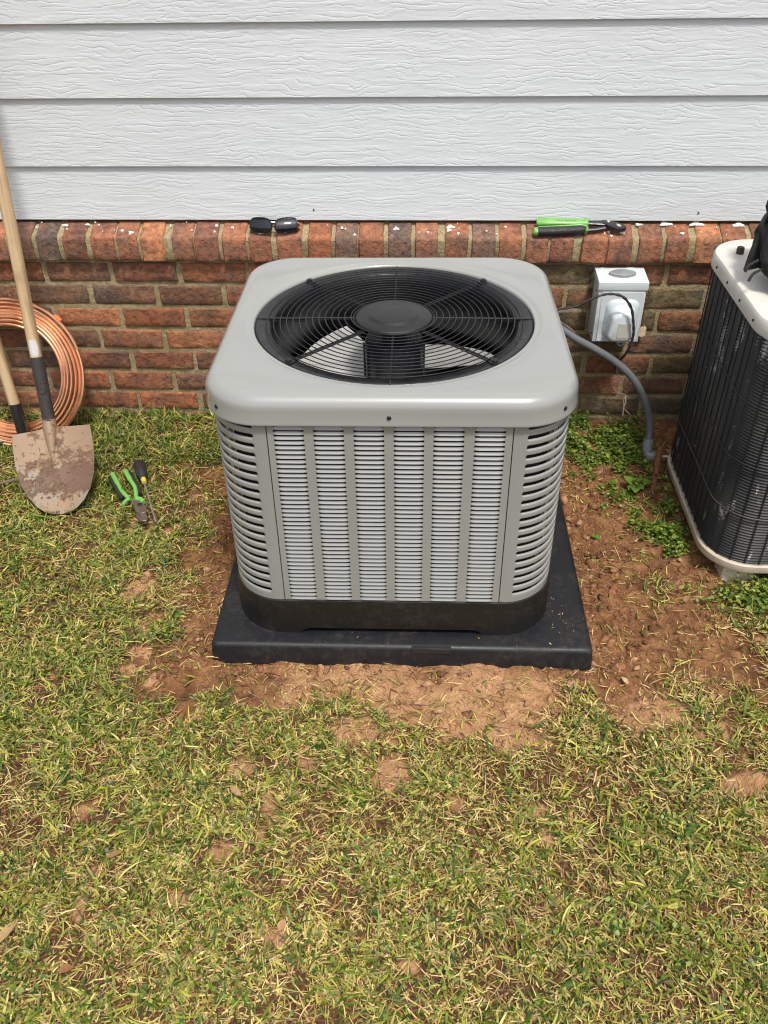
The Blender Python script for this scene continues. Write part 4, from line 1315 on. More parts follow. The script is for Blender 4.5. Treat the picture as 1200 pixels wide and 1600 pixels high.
# ------------------------------------------------------------------ copper coil leaning on the wall
cc = empty('copper_tubing_coil', (-1.206, 2.195, 0.040))
tag(cc, 'flat coil of bright copper tubing leaning against the brick wall', 'copper coil')
tl = math.radians(22.5)
ex = Vector((1, 0, 0)); ez = Vector((0, math.sin(tl), math.cos(tl))); en = ex.cross(ez)
cen = Vector((0.004, -0.013, 0.198))
Ri, Rout, NT = 0.140, 0.2145, 7.4
pts = []
N = 96
for i in range(int(NT * N) + 1):
    t = i / N; r = Ri + (Rout - Ri) * t / NT
    a = 2 * PI * t + 0.9
    wv = 0.0021 * math.sin(a * 1.31 + t * 0.7) + 0.0009 * math.sin(a * 3.7)
    pts.append(cen + (ex * math.cos(a) + ez * math.sin(a)) * (r + wv) + en * (-0.0055 + 0.0012 * math.sin(a * 1.7 + t * 2)))
b = MB(); b.tube(pts, 0.00455, 8); b.build('tubing', MAT['copper'], cc)
pts2 = []
for i in range(int((NT - 0.5) * N) + 1):
    t = i / N; r = Rout - 0.003 - (Rout - Ri) * t / NT
    a = -(2 * PI * t) + 0.35
    pts2.append(cen + (ex * math.cos(a) + ez * math.sin(a)) * (r + 0.0022 * math.sin(a * 0.83 + 1.0)) + en * (0.0052 + 0.0014 * math.sin(a * 1.3 + t)))
b = MB(); b.tube(pts2, 0.00455, 8); b.build('tubing', MAT['copper'], cc)
a = math.radians(47)
p = cen + (ex * math.cos(a) + ez * math.sin(a)) * (Rout + 0.003) - en * 0.006
tn = (-ex * math.sin(a) + ez * math.cos(a))
b = MB(); b.tube([p - tn * 0.010, p, p + tn * 0.012], [0.0066, 0.007, 0.0062], 10); b.build('end_plug', MAT['orange'], cc)

# ------------------------------------------------------------------ tools lying in the grass
def gz1(x, y): return float(ground_z(np.array([x]), np.array([y]))[0])
sn = empty('cutting_pliers', (-0.79, 1.86, gz1(-0.79, 1.86) + 0.022))
tag(sn, 'green handled cutting pliers lying open in the grass near the shovel', 'pliers')
def R3(pts): return [tuple(Vector(p) - Vector(sn.location)) for p in pts]
zs_ = sn.location.z
def flat_tube(b, pts, ra, n=10, fx=1.0, mi=0): b.tube(pts, ra, n, mi)
h1 = spline([(-0.872, 1.948, zs_ + 0.012), (-0.845, 1.905, zs_ + 0.012), (-0.820, 1.868, zs_ + 0.010), (-0.794, 1.842, zs_ + 0.006)], 6)
h2 = spline([(-0.838, 1.960, zs_ + 0.014), (-0.815, 1.922, zs_ + 0.015), (-0.790, 1.884, zs_ + 0.013), (-0.775, 1.840, zs_ + 0.008)], 6)
for h, sgn in ((h1, -1), (h2, 1)):
    t = MB(); t.tube(R3(h), [0.0082] + [0.0072] * 6 + [0.006] * (len(h) - 8) + [0.0078], 10)
    gnd = t.build('handle', MAT['green'], sn)
    t = MB(); t.tube(R3([p + Vector((0.0085 * sgn, 0.003 * sgn, -0.004)) for p in h[1:-3]]), 0.0062, 10); t.build('grip', MAT['rubber'], gnd)
t = MB(); t.tube(R3(spline([(-0.775, 1.840, zs_ + 0.010), (-0.760, 1.836, zs_ + 0.010), (-0.752, 1.824, zs_ + 0.008)], 5)), 0.0062, 8); t.build('handle_end', MAT['green'], sn)
t = MB(); t.tube(R3(spline([(-0.794, 1.842, zs_ + 0.008), (-0.803, 1.832, zs_ + 0.006), (-0.806, 1.815, zs_ + 0.004)], 5)), 0.005, 8); t.build('handle_end', MAT['green'], sn)
def plate(pts, z, th):
    b = MB(); n = len(pts)
    b.loft([[(x, y, z - th) for x, y in pts], [(x, y, z) for x, y in pts]], cap0=True, cap1=True); return b
head = [(-0.790, 1.832), (-0.768, 1.838), (-0.752, 1.822), (-0.738, 1.806), (-0.731, 1.782), (-0.745, 1.775), (-0.762, 1.786), (-0.775, 1.812)]
pl = plate([(x - sn.location.x, y - sn.location.y) for x, y in head], 0.010, 0.008).build('head', MAT['oldsteel'], sn, bevel=0.0015)
jaw = [(-0.760, 1.787), (-0.735, 1.786), (-0.722, 1.762), (-0.724, 1.748), (-0.742, 1.752), (-0.757, 1.768)]
plate([(x - sn.location.x, y - sn.location.y) for x, y in jaw], 0.006, 0.008).build('jaw', MAT['oldsteel'], sn, bevel=0.0015)
t = MB(); t.lathe([(0.006, 0.0), (0.006, 0.012), (0.004, 0.013)], (-0.758 + 0.79, 1.812 - 1.86, 0.0), 12); t.build('pivot', MAT['toolsteel'], sn)

sd_o = empty('screwdriver', (-0.755, 1.87, gz1(-0.755, 1.87) + 0.024))
tag(sd_o, 'black handled screwdriver lying in the grass beside the green cutting pliers', 'screwdriver')
p0 = Vector((-0.808, 1.990, 0.066)); p1 = Vector((-0.700, 1.752, 0.042)); dv = (p1 - p0).normalized(); ln = (p1 - p0).length
def along(t): return tuple(p0 + dv * t - Vector(sd_o.location))
t = MB(); n = 18; rings = []
for l_, r0 in ((0.0, 0.008), (0.003, 0.0140), (0.009, 0.0172), (0.036, 0.0172), (0.056, 0.0160), (0.066, 0.0128), (0.071, 0.0108), (0.075, 0.0100)):
    side = dv.cross(Vector((0, 0, 1))).normalized(); up = side.cross(dv)
    rings.append([Vector(along(l_)) + (side * math.cos(2 * PI * k / n) + up * math.sin(2 * PI * k / n)) * r0 * (1 - 0.07 * (k % 3 == 0) * (0.01 < l_ < 0.08)) for k in range(n)])
t.loft(rings, cap0=True, cap1=True); t.build('handle', MAT['rubber'], sd_o)
t = MB(); t.tube([along(0.074), along(0.092)], [0.0078, 0.0068], 10); t.build('collar', MAT['brass'], sd_o)
t = MB(); t.tube([along(0.09), along(0.20), along(ln - 0.02), along(ln - 0.008), along(ln)], [0.0032, 0.0032, 0.0032, 0.0042, 0.0025], 8); t.build('shaft', MAT['brightsteel'], sd_o)

# ------------------------------------------------------------------ pliers and sunglasses on the sill
def sill_z(y): return 0.6165 + (y - 2.268) * (0.0205 / 0.045) + 0.002
pk = empty('groove_joint_pliers', (0.38, 2.288, sill_z(2.288)))
tag(pk, 'green and black groove joint pliers lying on the brick sill', 'pliers')
slope = math.atan2(0.0205, 0.045)
pk.rotation_euler = (slope, 0, 0)
def handle_loft(b, path, w, h, n=12):
    pts = [Vector(p) for p in path]; rings = []
    for i, p in enumerate(pts):
        t = (pts[min(i + 1, len(pts) - 1)] - pts[max(i - 1, 0)]).normalized()
        sd_ = Vector((0, 0, 1)).cross(t).normalized(); up = Vector((0, 0, 1))
        rings.append([p + sd_ * math.copysign(abs(math.cos(2 * PI * k / n)) ** 0.7, math.cos(2 * PI * k / n)) * w[i] + up * math.copysign(abs(math.sin(2 * PI * k / n)) ** 0.7, math.sin(2 * PI * k / n)) * h[i] for k in range(n)])
    b.loft(rings, cap0=True, cap1=True)
b = MB(); handle_loft(b, [(-0.100, 0.012, 0.013), (-0.096, 0.012, 0.013), (-0.06, 0.012, 0.013), (0.00, 0.010, 0.013), (0.022, 0.0095, 0.013), (0.030, 0.0105, 0.013), (0.034, 0.0105, 0.013)], [0.0095, 0.0118, 0.0122, 0.0110, 0.0105, 0.0135, 0.0115], [0.007, 0.0092, 0.0095, 0.009, 0.0085, 0.0105, 0.009])
hA = b.build('upper_handle', MAT['green'], pk)
b = MB()
for k in range(8):   # worn lettering stamped along the handle: only dark strokes can be made out
    x = -0.050 + 0.0068 * k
    b.box((x, 0.0085, 0.0225), (0.0009, 0.0036, 0.0005)); 
    b.box((x + 0.002, 0.0085 + (0.0016 if k % 2 else -0.0012), 0.0225), (0.0024, 0.0008, 0.0005))
b.build('worn_lettering', MAT['rubber'], hA, smooth=False)
b = MB(); handle_loft(b, [(-0.108, -0.018, 0.010), (-0.105, -0.018, 0.010), (-0.097, -0.0178, 0.010)], [0.0095, 0.0112, 0.0112], [0.008, 0.0095, 0.0095]); hB = b.build('lower_handle', MAT['green'], pk)
b = MB(); handle_loft(b, [(-0.098, -0.0178, 0.010), (-0.06, -0.0165, 0.010), (-0.01, -0.0135, 0.0105), (0.018, -0.0118, 0.011), (0.026, -0.0118, 0.011)], [0.0116, 0.0122, 0.0122, 0.0116, 0.008], [0.0098, 0.0102, 0.0102, 0.0098, 0.007]); b.build('grip', MAT['rubber'], hB)
b = MB(); handle_loft(b, [(-0.097, -0.0090, 0.011), (-0.04, -0.0068, 0.0125), (0.012, -0.0030, 0.013), (0.026, -0.0060, 0.013), (0.031, -0.013, 0.012), (0.027, -0.0215, 0.011)], [0.0032] * 6, [0.0072, 0.0076, 0.0080, 0.0085, 0.0085, 0.0075]); b.build('green_edge', MAT['green'], hB)
b = MB(); handle_loft(b, [(0.030, 0.0105, 0.013), (0.055, 0.0095, 0.013), (0.080, 0.0080, 0.014), (0.090, 0.006, 0.014)], [0.0075, 0.0080, 0.0095, 0.009], [0.0045] * 4)
b.build('arm', MAT['toolsteel'], pk)
b = MB(); handle_loft(b, [(0.026, -0.0125, 0.010), (0.055, -0.0085, 0.0095), (0.078, -0.001, 0.0095)], [0.0055, 0.006, 0.0075], [0.004] * 3)
b.build('arm', MAT['toolsteel'], pk)
hd = [(0.072, 0.0165), (0.090, 0.0145), (0.108, 0.0090), (0.122, 0.0030), (0.131, -0.0070), (0.131, -0.0125), (0.124, -0.0175), (0.108, -0.0165), (0.094, -0.0105), (0.082, -0.0020), (0.070, 0.0030)]
plate(hd, 0.0195, 0.012).build('jaw', MAT['toolsteel'], pk, bevel=0.0016)
plate([(0.106, 0.0005), (0.114, -0.0020), (0.119, -0.0080), (0.113, -0.0105), (0.107, -0.0065)], 0.0203, 0.0015).build('jaw_slot', MAT['brightsteel'], pk)
t = MB(); t.lathe([(0.0042, 0), (0.0042, 0.0022), (0.003, 0.003)], (0.086, 0.0085, 0.0195), 12); t.build('pivot', MAT['brightsteel'], pk)

sg = empty('sunglasses', (-0.415, 2.285, sill_z(2.276)))
tag(sg, 'black wraparound sunglasses with mirrored lenses on the brick sill', 'sunglasses')
def lens_mesh(cx, sgn):
    b = MB(); rows = []
    nu, nv = 14, 10
    for j in range(nv + 1):
        v = -1 + 2 * j / nv; row = []
        for i in range(nu + 1):
            u = -1 + 2 * i / nu
            # superellipse footprint
            su = u * math.sqrt(max(0.0, 1 - 0.40 * v * v)); sv = v * math.sqrt(max(0.0, 1 - 0.32 * u * u))
            x = cx + 0.0295 * su
            z = 0.0195 + 0.0165 * sv + 0.003 * su * sgn * -1 * 0
            y = -0.012 + 0.014 * ((x / 0.066) ** 2) - 0.009 * (1 - sv * sv)
            row.append((x, y + 0.010 * (z - 0.02) / 0.02, z))
        rows.append(row)
    b.loft(rows, closed=False)
    back = [[(x, y + 0.0018, z) for x, y, z in r] for r in rows]
    b.loft(back, closed=False)
    edge = [rows[0][i] for i in range(nu + 1)] + [rows[j][nu] for j in range(1, nv + 1)] + [rows[nv][i] for i in range(nu - 1, -1, -1)] + [rows[j][0] for j in range(nv - 1, 0, -1)]
    return b, edge
for cx, sgn in ((-0.034, -1), (0.034, 1)):
    b, edge = lens_mesh(cx, sgn)
    b.build('lens', MAT['lens'], sg)
    t = MB(); t.tube(edge, 0.0021, 6, closed=True); t.build('rim', MAT['frame'], sg)
    t = MB(); s_ = sgn
    t.tube(spline([(s_ * 0.064, 0.004, 0.026), (s_ * 0.067, 0.012, 0.025), (s_ * 0.060, 0.021, 0.018), (s_ * 0.030, 0.0215, 0.014), (-s_ * 0.015, 0.021 - 0.004 * (s_ > 0), 0.013 + 0.006 * (s_ > 0))]), 0.0022, 6); t.build('temple', MAT['frame'], sg)
t = MB(); t.tube(spline([(-0.0075, -0.010, 0.022), (0, -0.0115, 0.0245), (0.0075, -0.010, 0.022)]), 0.0026, 8); t.build('bridge', MAT['frame'], sg)
t = MB(); t.tube(spline([(-0.062, 0.002, 0.004), (-0.034, -0.016, 0.0025), (-0.007, -0.010, 0.010)]), 0.0024, 6); t.tube(spline([(0.007, -0.010, 0.010), (0.034, -0.016, 0.0025), (0.066, 0.002, 0.006)]), 0.0034, 6); t.build('lower_frame', MAT['frame'], sg)

# wires at the left edge
gw = empty('grey_ground_cable', (-1.25, 2.10, 0.04))
tag(gw, 'thin grey cable lying in the grass left of the shovel blade', 'cable')
b = MB(); b.tube([tuple(Vector(p) - Vector(gw.location)) for p in spline([(-1.42, 2.02, 0.045), (-1.33, 2.05, 0.055), (-1.265, 2.085, 0.06), (-1.22, 2.14, 0.062), (-1.19, 2.19, 0.06)])], 0.0038, 8); b.build('jacket', MAT['fitting'], gw)
sk = empty('fallen_stick', (-1.2, 1.90, 0.04))
tag(sk, 'thin brown stick lying in the grass behind the shovel blade', 'stick')
b = MB(); b.tube([tuple(Vector(p) - Vector(sk.location)) for p in spline([(-1.40, 1.84, 0.040), (-1.30, 1.868, 0.048), (-1.20, 1.893, 0.050), (-1.11, 1.935, 0.048), (-1.03, 1.95, 0.044)])], [0.004 + 0.0008 * math.sin(i) for i in range(33)], 7); b.build('twig', MAT['stick'], sk)

# ------------------------------------------------------------------ lawn
def blades(n, xs, ys, zs, az, length, width, lift, bend, col, tipcol=None):
    """n blades, 7 verts each: base pair, two mid pairs, tip"""
    d = np.stack([np.cos(az), np.sin(az)], 1)
    w = np.stack([-d[:, 1], d[:, 0]], 1)
    roll = (rng.random(n) - 0.5) * 1.2
    kap = rng.normal(0, 0.6, n)
    V = np.zeros((n, 7, 3)); ts = [0.0, 0.38, 0.74, 1.0]; ws = [0.75, 1.0, 0.72, 0.0]
    C = np.zeros((n, 7, 3))
    tip = col if tipcol is None else tipcol
    for k, (t, wf) in enumerate(zip(ts, ws)):
        el = lift - bend * t * 0.6
        hor = length * t * np.cos(el); ver = length * (np.sin(lift) * t - 0.5 * bend * t * t)
        ver = np.maximum(ver, -0.001 + 0.004 * t)
        aa = az + kap * t * 0.6
        cxk = xs + np.cos(aa) * hor; cyk = ys + np.sin(aa) * hor; czk = zs + ver
        c = col * (1 - t) + tip * t
        if k == 3:
            V[:, 6] = np.stack([cxk, cyk, czk], 1); C[:, 6] = c
        else:
            hw = (width * wf * 0.5)[:, None]
            off = np.concatenate([w * hw * np.cos(roll)[:, None], (hw[:, 0] * np.sin(roll))[:, None]], 1)
            p = np.stack([cxk, cyk, czk], 1)
            V[:, 2 * k] = p - off; V[:, 2 * k + 1] = p + off
            C[:, 2 * k] = c; C[:, 2 * k + 1] = c
    b0 = (np.arange(n) * 7)[:, None]
    Q = np.concatenate([b0 + np.array([[0, 1, 3, 2]]), b0 + np.array([[2, 3, 5, 4]])], 0)
    T = b0 + np.array([[4, 5, 6]])
    return V.reshape(-1, 3), Q, T, C.reshape(-1, 3)
def join_blades(parts):
    Vs, Qs, Ts, Cs = [], [], [], []; o = 0
    for V, Q, T, C in parts:
        Vs.append(V); Qs.append(Q + o); Ts.append(T + o); Cs.append(C); o += len(V)
    return np.concatenate(Vs), np.concatenate(Qs), np.concatenate(Ts), np.concatenate(Cs)
PAL = np.array([(0.048, 0.100, 0.012), (0.125, 0.190, 0.018), (0.265, 0.30, 0.033), (0.45, 0.43, 0.075), (0.63, 0.525, 0.17), (0.70, 0.525, 0.225), (0.37, 0.21, 0.075), (0.12, 0.052, 0.022)])
def pick_cols(n, probs):
    i = rng.choice(len(PAL), n, p=np.array(probs) / np.sum(probs)); c = PAL[i]
    return c * (0.65 + 0.6 * rng.random((n, 1)))
GRASS_N = 495000
x = rng.uniform(-2.1, 1.9, GRASS_N); y = 0.20 + (2.285 - 0.20) * rng.random(GRASS_N)
soil, dry, core = soil_fields(x, y)
d = pad_sd(x, y)
thin = 1 - 0.80 * sstep(0.46, 0.66, fbm(x, y, 15, 3, 91))
dens = (1 - soil) * thin + 0.035 * soil * (vnoise(x, y, 25, 12) > 0.55)
inside_old = (x > OX0 + 0.05) & (x < OX1 - 0.05) & (y > OY0 + 0.06) & (y < OY1)
right_thin = sstep(0.40, 0.62, x) * sstep(1.15, 1.35, y)
dens = dens * (1 - 0.55 * right_thin)
keep = (rng.random(GRASS_N) < dens) & (d > 0.006) & (~inside_old)
x, y = x[keep], y[keep]; n = len(x)
z = ground_z(x, y)
hn = fbm(x, y, 5, 3, 55); gn = fbm(x, y, 2.3, 3, 57); wall_g = sstep(1.75, 2.1, y) * sstep(-0.2, -0.45, x); leftg = sstep(0.1, -0.7, x) * 0.45
greenness = np.clip(0.17 + 0.75 * (gn - 0.45) * 2 + 0.65 * wall_g + leftg * 0.5 + 0.5 * (hn - 0.5), 0, 1)
az = rng.uniform(0, 2 * PI, n)
L = rng.gamma(4.0, 0.0056, n); L = np.clip(L, 0.007, 0.066) * (0.85 + 0.35 * wall_g)
Wd = rng.uniform(0.0018, 0.0048, n)
lift = np.clip(rng.normal(0.58, 0.36, n) + 0.22 * wall_g, 0.03, 1.4)
bend = rng.uniform(0.1, 0.9, n) * np.sin(lift)
isg = rng.random(n) < (0.38 + 0.58 * greenness)
colG = pick_cols(n, [0.30, 0.32, 0.22, 0.11, 0.04, 0.0, 0.0, 0.01])
colB = pick_cols(n, [0.0, 0.02, 0.05, 0.12, 0.22, 0.24, 0.20, 0.15])
darkg = pick_cols(n, [0.45, 0.35, 0.14, 0.05, 0.01, 0, 0, 0])
colG = np.where((rng.random(n) < wall_g * 0.75)[:, None], darkg, colG)
col = np.where(isg[:, None], colG, colB)
tipc = np.where((rng.random(n) < 0.35)[:, None], col * 0.5 + PAL[5] * 0.5, col * 1.08)
lift = np.where(isg, lift, lift * 0.55); L = np.where(isg, L, L * 0.72); Wd = np.where(isg, Wd, Wd * 0.7)
zoff = rng.uniform(0, 0.010, n)
main = blades(n, x, y, z + zoff - 0.002, az, L, Wd, lift, bend, col, tipc)
# dead thatch lying flat under the green
m_ = 105000
x2 = rng.uniform(-2.1, 1.9, m_); y2 = rng.uniform(0.20, 2.28, m_); s2_, _, _ = soil_fields(x2, y2)
k2 = (rng.random(m_) < 1.0 - 0.93 * s2_) & (pad_sd(x2, y2) > 0.004) & ~((x2 > OX0 + 0.05) & (x2 < OX1 - 0.05) & (y2 > OY0 + 0.06))
x2, y2 = x2[k2], y2[k2]; n2_ = len(x2)
th = blades(n2_, x2, y2, ground_z(x2, y2) + rng.uniform(0.0, 0.007, n2_), rng.uniform(0, 2 * PI, n2_), rng.uniform(0.012, 0.05, n2_), rng.uniform(0.001, 0.0028, n2_), rng.uniform(-0.05, 0.22, n2_), rng.uniform(0, 0.15, n2_), pick_cols(n2_, [0, 0, 0.01, 0.05, 0.17, 0.25, 0.28, 0.24]))
# wide-bladed tufts
tp = []
tx = rng.uniform(-1.3, 1.2, 230); ty = rng.uniform(0.4, 2.2, 230)
s3, _, _ = soil_fields(tx, ty); kk = (s3 < 0.3) & (pad_sd(tx, ty) > 0.06)
tx, ty = tx[kk], ty[kk]
tx = np.concatenate([tx, [-0.53, -0.50, -0.46]]); ty = np.concatenate([ty, [0.90, 0.93, 0.86]])
per_t = 9
tX = np.repeat(tx, per_t) + rng.normal(0, 0.008, len(tx) * per_t); tY = np.repeat(ty, per_t) + rng.normal(0, 0.006, len(tx) * per_t); nt_ = len(tX)
cT = pick_cols(nt_, [0.15, 0.35, 0.33, 0.15, 0.02, 0, 0, 0])
tuft = blades(nt_, tX, tY, ground_z(tX, tY), rng.uniform(0, 2 * PI, nt_), rng.uniform(0.025, 0.065, nt_), rng.uniform(0.003, 0.0056, nt_), np.clip(rng.normal(0.65, 0.25, nt_), 0.15, 1.3), rng.uniform(0.4, 1.0, nt_), cT)
V, Q, T, C = join_blades([main, th, tuft])
o = mesh_np('lawn_grass', V, [Q, T], MAT['grass'], {'col': C})
o['kind'] = 'stuff'
# straw and roots scattered over the bare soil
m_ = 42000
x4 = rng.uniform(-0.95, 1.2, m_); y4 = rng.uniform(0.95, 2.25, m_); s4, d4, c4 = soil_fields(x4, y4)
k4 = (s4 > 0.35) & (pad_sd(x4, y4) > 0.003) & ~((x4 > OX0 + 0.04) & (y4 > OY0 + 0.05)) & (rng.random(m_) < (0.12 + 0.9 * sstep(0.4, 0.65, fbm(x4, y4, 12, 3, 15))) * np.where(x4 > 0.42, 0.55, 1.0))
x4, y4 = x4[k4], y4[k4]; n4 = len(x4)
stw = blades(n4, x4, y4, ground_z(x4, y4) + 0.001, rng.uniform(0, 2 * PI, n4), rng.gamma(3.5, 0.0050, n4), rng.uniform(0.0010, 0.0024, n4), rng.uniform(-0.02, 0.35, n4), rng.uniform(0, 0.4, n4), pick_cols(n4, [0, 0.01, 0.03, 0.06, 0.10, 0.20, 0.34, 0.26]))
o = mesh_np('straw_litter', stw[0], [stw[1], stw[2]], MAT['grass'], {'col': stw[3]})
o['kind'] = 'stuff'

# clods of clay
ico = bmesh.new(); bmesh.ops.create_icosphere(ico, subdivisions=1, radius=1.0)
IV = np.array([v.co[:] for v in ico.verts]); IF = np.array([[v.index for v in f.verts] for f in ico.faces]); ico.free()
m_ = 52000
x5 = rng.uniform(-0.8, 1.1, m_); y5 = rng.uniform(1.0, 2.27, m_); s5, d5, _ = soil_fields(x5, y5)
k5 = (s5 > 0.5) & (pad_sd(x5, y5) > 0.006) & ~((x5 > OX0 + 0.03) & (y5 > OY0 + 0.04)) & (rng.random(m_) < 0.16 + 0.84 * sstep(0.16, 0.0, np.maximum(PADX0 - x5, 0) + np.maximum(PADY0 - y5, 0) * 1.6 + np.maximum(x5 - PADX1, 0) * 0.9) * (1 - 0.85 * d5) * sstep(0.35, 0.6, fbm(x5, y5, 13, 3, 66)))
x5, y5, d5 = x5[k5], y5[k5], d5[k5]; n5 = len(x5)
sz5 = np.clip(0.0022 * (rng.pareto(2.4, n5) + 0.6), 0.0011, 0.0115)
z5 = ground_z(x5, y5)
sc5 = rng.uniform(0.5, 1.5, (n5, 1, 3)) * sz5[:, None, None]
jv = 1 + 1.1 * (rng.random((n5, len(IV), 1)) - 0.5)
rotz = rng.uniform(0, 2 * PI, n5); cz_, sz_ = np.cos(rotz)[:, None], np.sin(rotz)[:, None]
PV = IV[None] * jv * sc5
PX = PV[:, :, 0] * cz_ - PV[:, :, 1] * sz_ + x5[:, None]; PY = PV[:, :, 0] * sz_ + PV[:, :, 1] * cz_ + y5[:, None]; PZ = PV[:, :, 2] * 0.7 + (z5 + sz5 * 0.08)[:, None]
CV = np.stack([PX, PY, PZ], 2).reshape(-1, 3)
CF = (IF[None] + (np.arange(n5) * len(IV))[:, None, None]).reshape(-1, 3)
ca = np.array([(0.26, 0.125, 0.060)]) * (0.55 + 0.9 * rng.random((n5, 1))); cbv = np.array([(0.45, 0.26, 0.14)]) * (0.8 + 0.4 * rng.random((n5, 1)))
cc5 = np.where((rng.random(n5) < d5 * 0.8 + 0.12)[:, None], cbv, ca)
o = mesh_np('soil_clods', CV, [CF], MAT['clod'], {'col': np.repeat(cc5, len(IV), 0)})
o['kind'] = 'stuff'

# dried mud flecks and crumbs on the pad's top
fl_n = 150
fx_ = np.concatenate([rng.normal(0.31, 0.025, 60), rng.normal(-0.03, 0.25, 26)]); fy_ = np.concatenate([rng.normal(1.44, 0.05, 60), 1.345 + 0.05 * rng.random(26) ** 2])
okf = (fx_ < 0.362) & (fx_ > -0.465) & (fy_ > 1.343)
fx_, fy_ = fx_[okf], fy_[okf]; nf = len(fx_)
flk = blades(nf, fx_, fy_, np.full(nf, PADTOP + 0.0012), rng.uniform(0, 2 * PI, nf), rng.uniform(0.0015, 0.006, nf), rng.uniform(0.0008, 0.0022, nf), np.full(nf, 0.02), np.zeros(nf), pick_cols(nf, [0, 0, 0, 0, 0.0, 0.15, 0.45, 0.4]))
o = mesh_np('dry_mud_flecks', flk[0], [flk[1], flk[2]], MAT['grass'], {'col': flk[3]}); o['kind'] = 'stuff'

# low round-leaved weeds between the two units, clover in the lawn
def leaflets(cx, cy, cz, r, tilt, az, col):
    n = len(cx); K = 7
    V = np.zeros((n, K + 1, 3)); 
    ang = np.linspace(0, 2 * PI, K + 1)[:-1]
    d = np.stack([np.cos(az), np.sin(az), np.zeros(n)], 1); w = np.stack([-d[:, 1], d[:, 0], np.zeros(n)], 1)
    ct, st_ = np.cos(tilt)[:, None], np.sin(tilt)[:, None]
    dd = d * ct; dd[:, 2] = st_[:, 0]
    V[:, K] = np.stack([cx, cy, cz - r * 0.12], 1)
    for k, a in enumerate(ang):
        q = 1.15 if k == 0 else 1.0
        V[:, k] = np.stack([cx, cy, cz], 1) + dd * (r * math.cos(a) * q)[:, None] + w * (r * 0.85 * math.sin(a))[:, None]
    b0 = (np.arange(n) * (K + 1))[:, None]
    F = np.concatenate([b0 + np.array([[k, (k + 1) % K, K]]) for k in range(K)], 0)
    return V.reshape(-1, 3), F, np.repeat(col, K + 1, 0)
def weed_patch(cx, cy, n, sx, sy, h):
    X_ = rng.normal(cx, sx, n); Y_ = rng.normal(cy, sy, n)
    ok = (Y_ < 2.262) & (pad_sd(X_, Y_) > 0.01) & ~((X_ > OX0 - 0.006) & (Y_ > OY0) )
    X_, Y_ = X_[ok], Y_[ok]
    n = len(X_)
    cl = fbm(X_, Y_, 24, 2, 19)
    ok = cl > 0.42
    X_, Y_, cl = X_[ok], Y_[ok], cl[ok]; n = len(X_)
    Z_ = ground_z(X_, Y_) + 0.004 + h * rng.random(n) ** 1.3 * (cl - 0.3) * 2
    return X_, Y_, Z_
PW = [(0.44, 2.19, 900, 0.07, 0.05, 0.05), (0.53, 2.12, 900, 0.06, 0.05, 0.05), (0.40, 2.22, 700, 0.05, 0.03, 0.06), (0.50, 2.20, 900, 0.06, 0.035, 0.075), (0.58, 2.17, 700, 0.05, 0.04, 0.06), (0.47, 2.08, 500, 0.05, 0.05, 0.045), (0.56, 2.03, 800, 0.05, 0.05, 0.05),
      (0.57, 1.92, 900, 0.045, 0.05, 0.05), (0.61, 1.83, 1000, 0.035, 0.045, 0.05), (0.64, 1.75, 500, 0.03, 0.03, 0.045), (0.43, 2.20, 300, 0.03, 0.02, 0.10), (0.55, 2.24, 150, 0.06, 0.01, 0.10)]
XS, YS, ZS = [], [], []
for p in PW:
    a, b_, c = weed_patch(*p); XS.append(a); YS.append(b_); ZS.append(c)
# under and in front of the old unit
X_ = rng.normal(0.84, 0.09, 900); Y_ = rng.normal(1.54, 0.03, 900); XS.append(X_); YS.append(Y_); ZS.append(ground_z(X_, Y_) + 0.004 + 0.04 * rng.random(900))
wx, wy, wz = np.concatenate(XS), np.concatenate(YS), np.concatenate(ZS); nwd = len(wx)
WP = np.array([(0.10, 0.175, 0.022), (0.17, 0.245, 0.035), (0.27, 0.33, 0.06), (0.045, 0.10, 0.016), (0.32, 0.36, 0.10)])
wc = WP[rng.choice(5, nwd, p=[0.3, 0.3, 0.18, 0.15, 0.07])] * (0.8 + 0.4 * rng.random((nwd, 1)))
V1, F1, C1 = leaflets(wx, wy, wz, rng.uniform(0.0025, 0.0062, nwd), rng.normal(0, 0.35, nwd), rng.uniform(0, 2 * PI, nwd), wc)
o = mesh_np('ground_cover_weeds', V1, [F1], MAT['weed'], {'col': C1}); o['kind'] = 'stuff'
# stems of those weeds
ns_ = 1500; ii_ = rng.choice(nwd, ns_)
stm = blades(ns_, wx[ii_], wy[ii_], ground_z(wx[ii_], wy[ii_]), rng.uniform(0, 2 * PI, ns_), rng.uniform(0.02, 0.06, ns_), rng.uniform(0.0010, 0.002, ns_), rng.uniform(0.4, 1.4, ns_), rng.uniform(0, 0.8, ns_), pick_cols(ns_, [0.1, 0.3, 0.3, 0.2, 0.1, 0, 0, 0]))
o = mesh_np('weed_stems', stm[0], [stm[1], stm[2]], MAT['grass'], {'col': stm[3]}); o['kind'] = 'stuff'
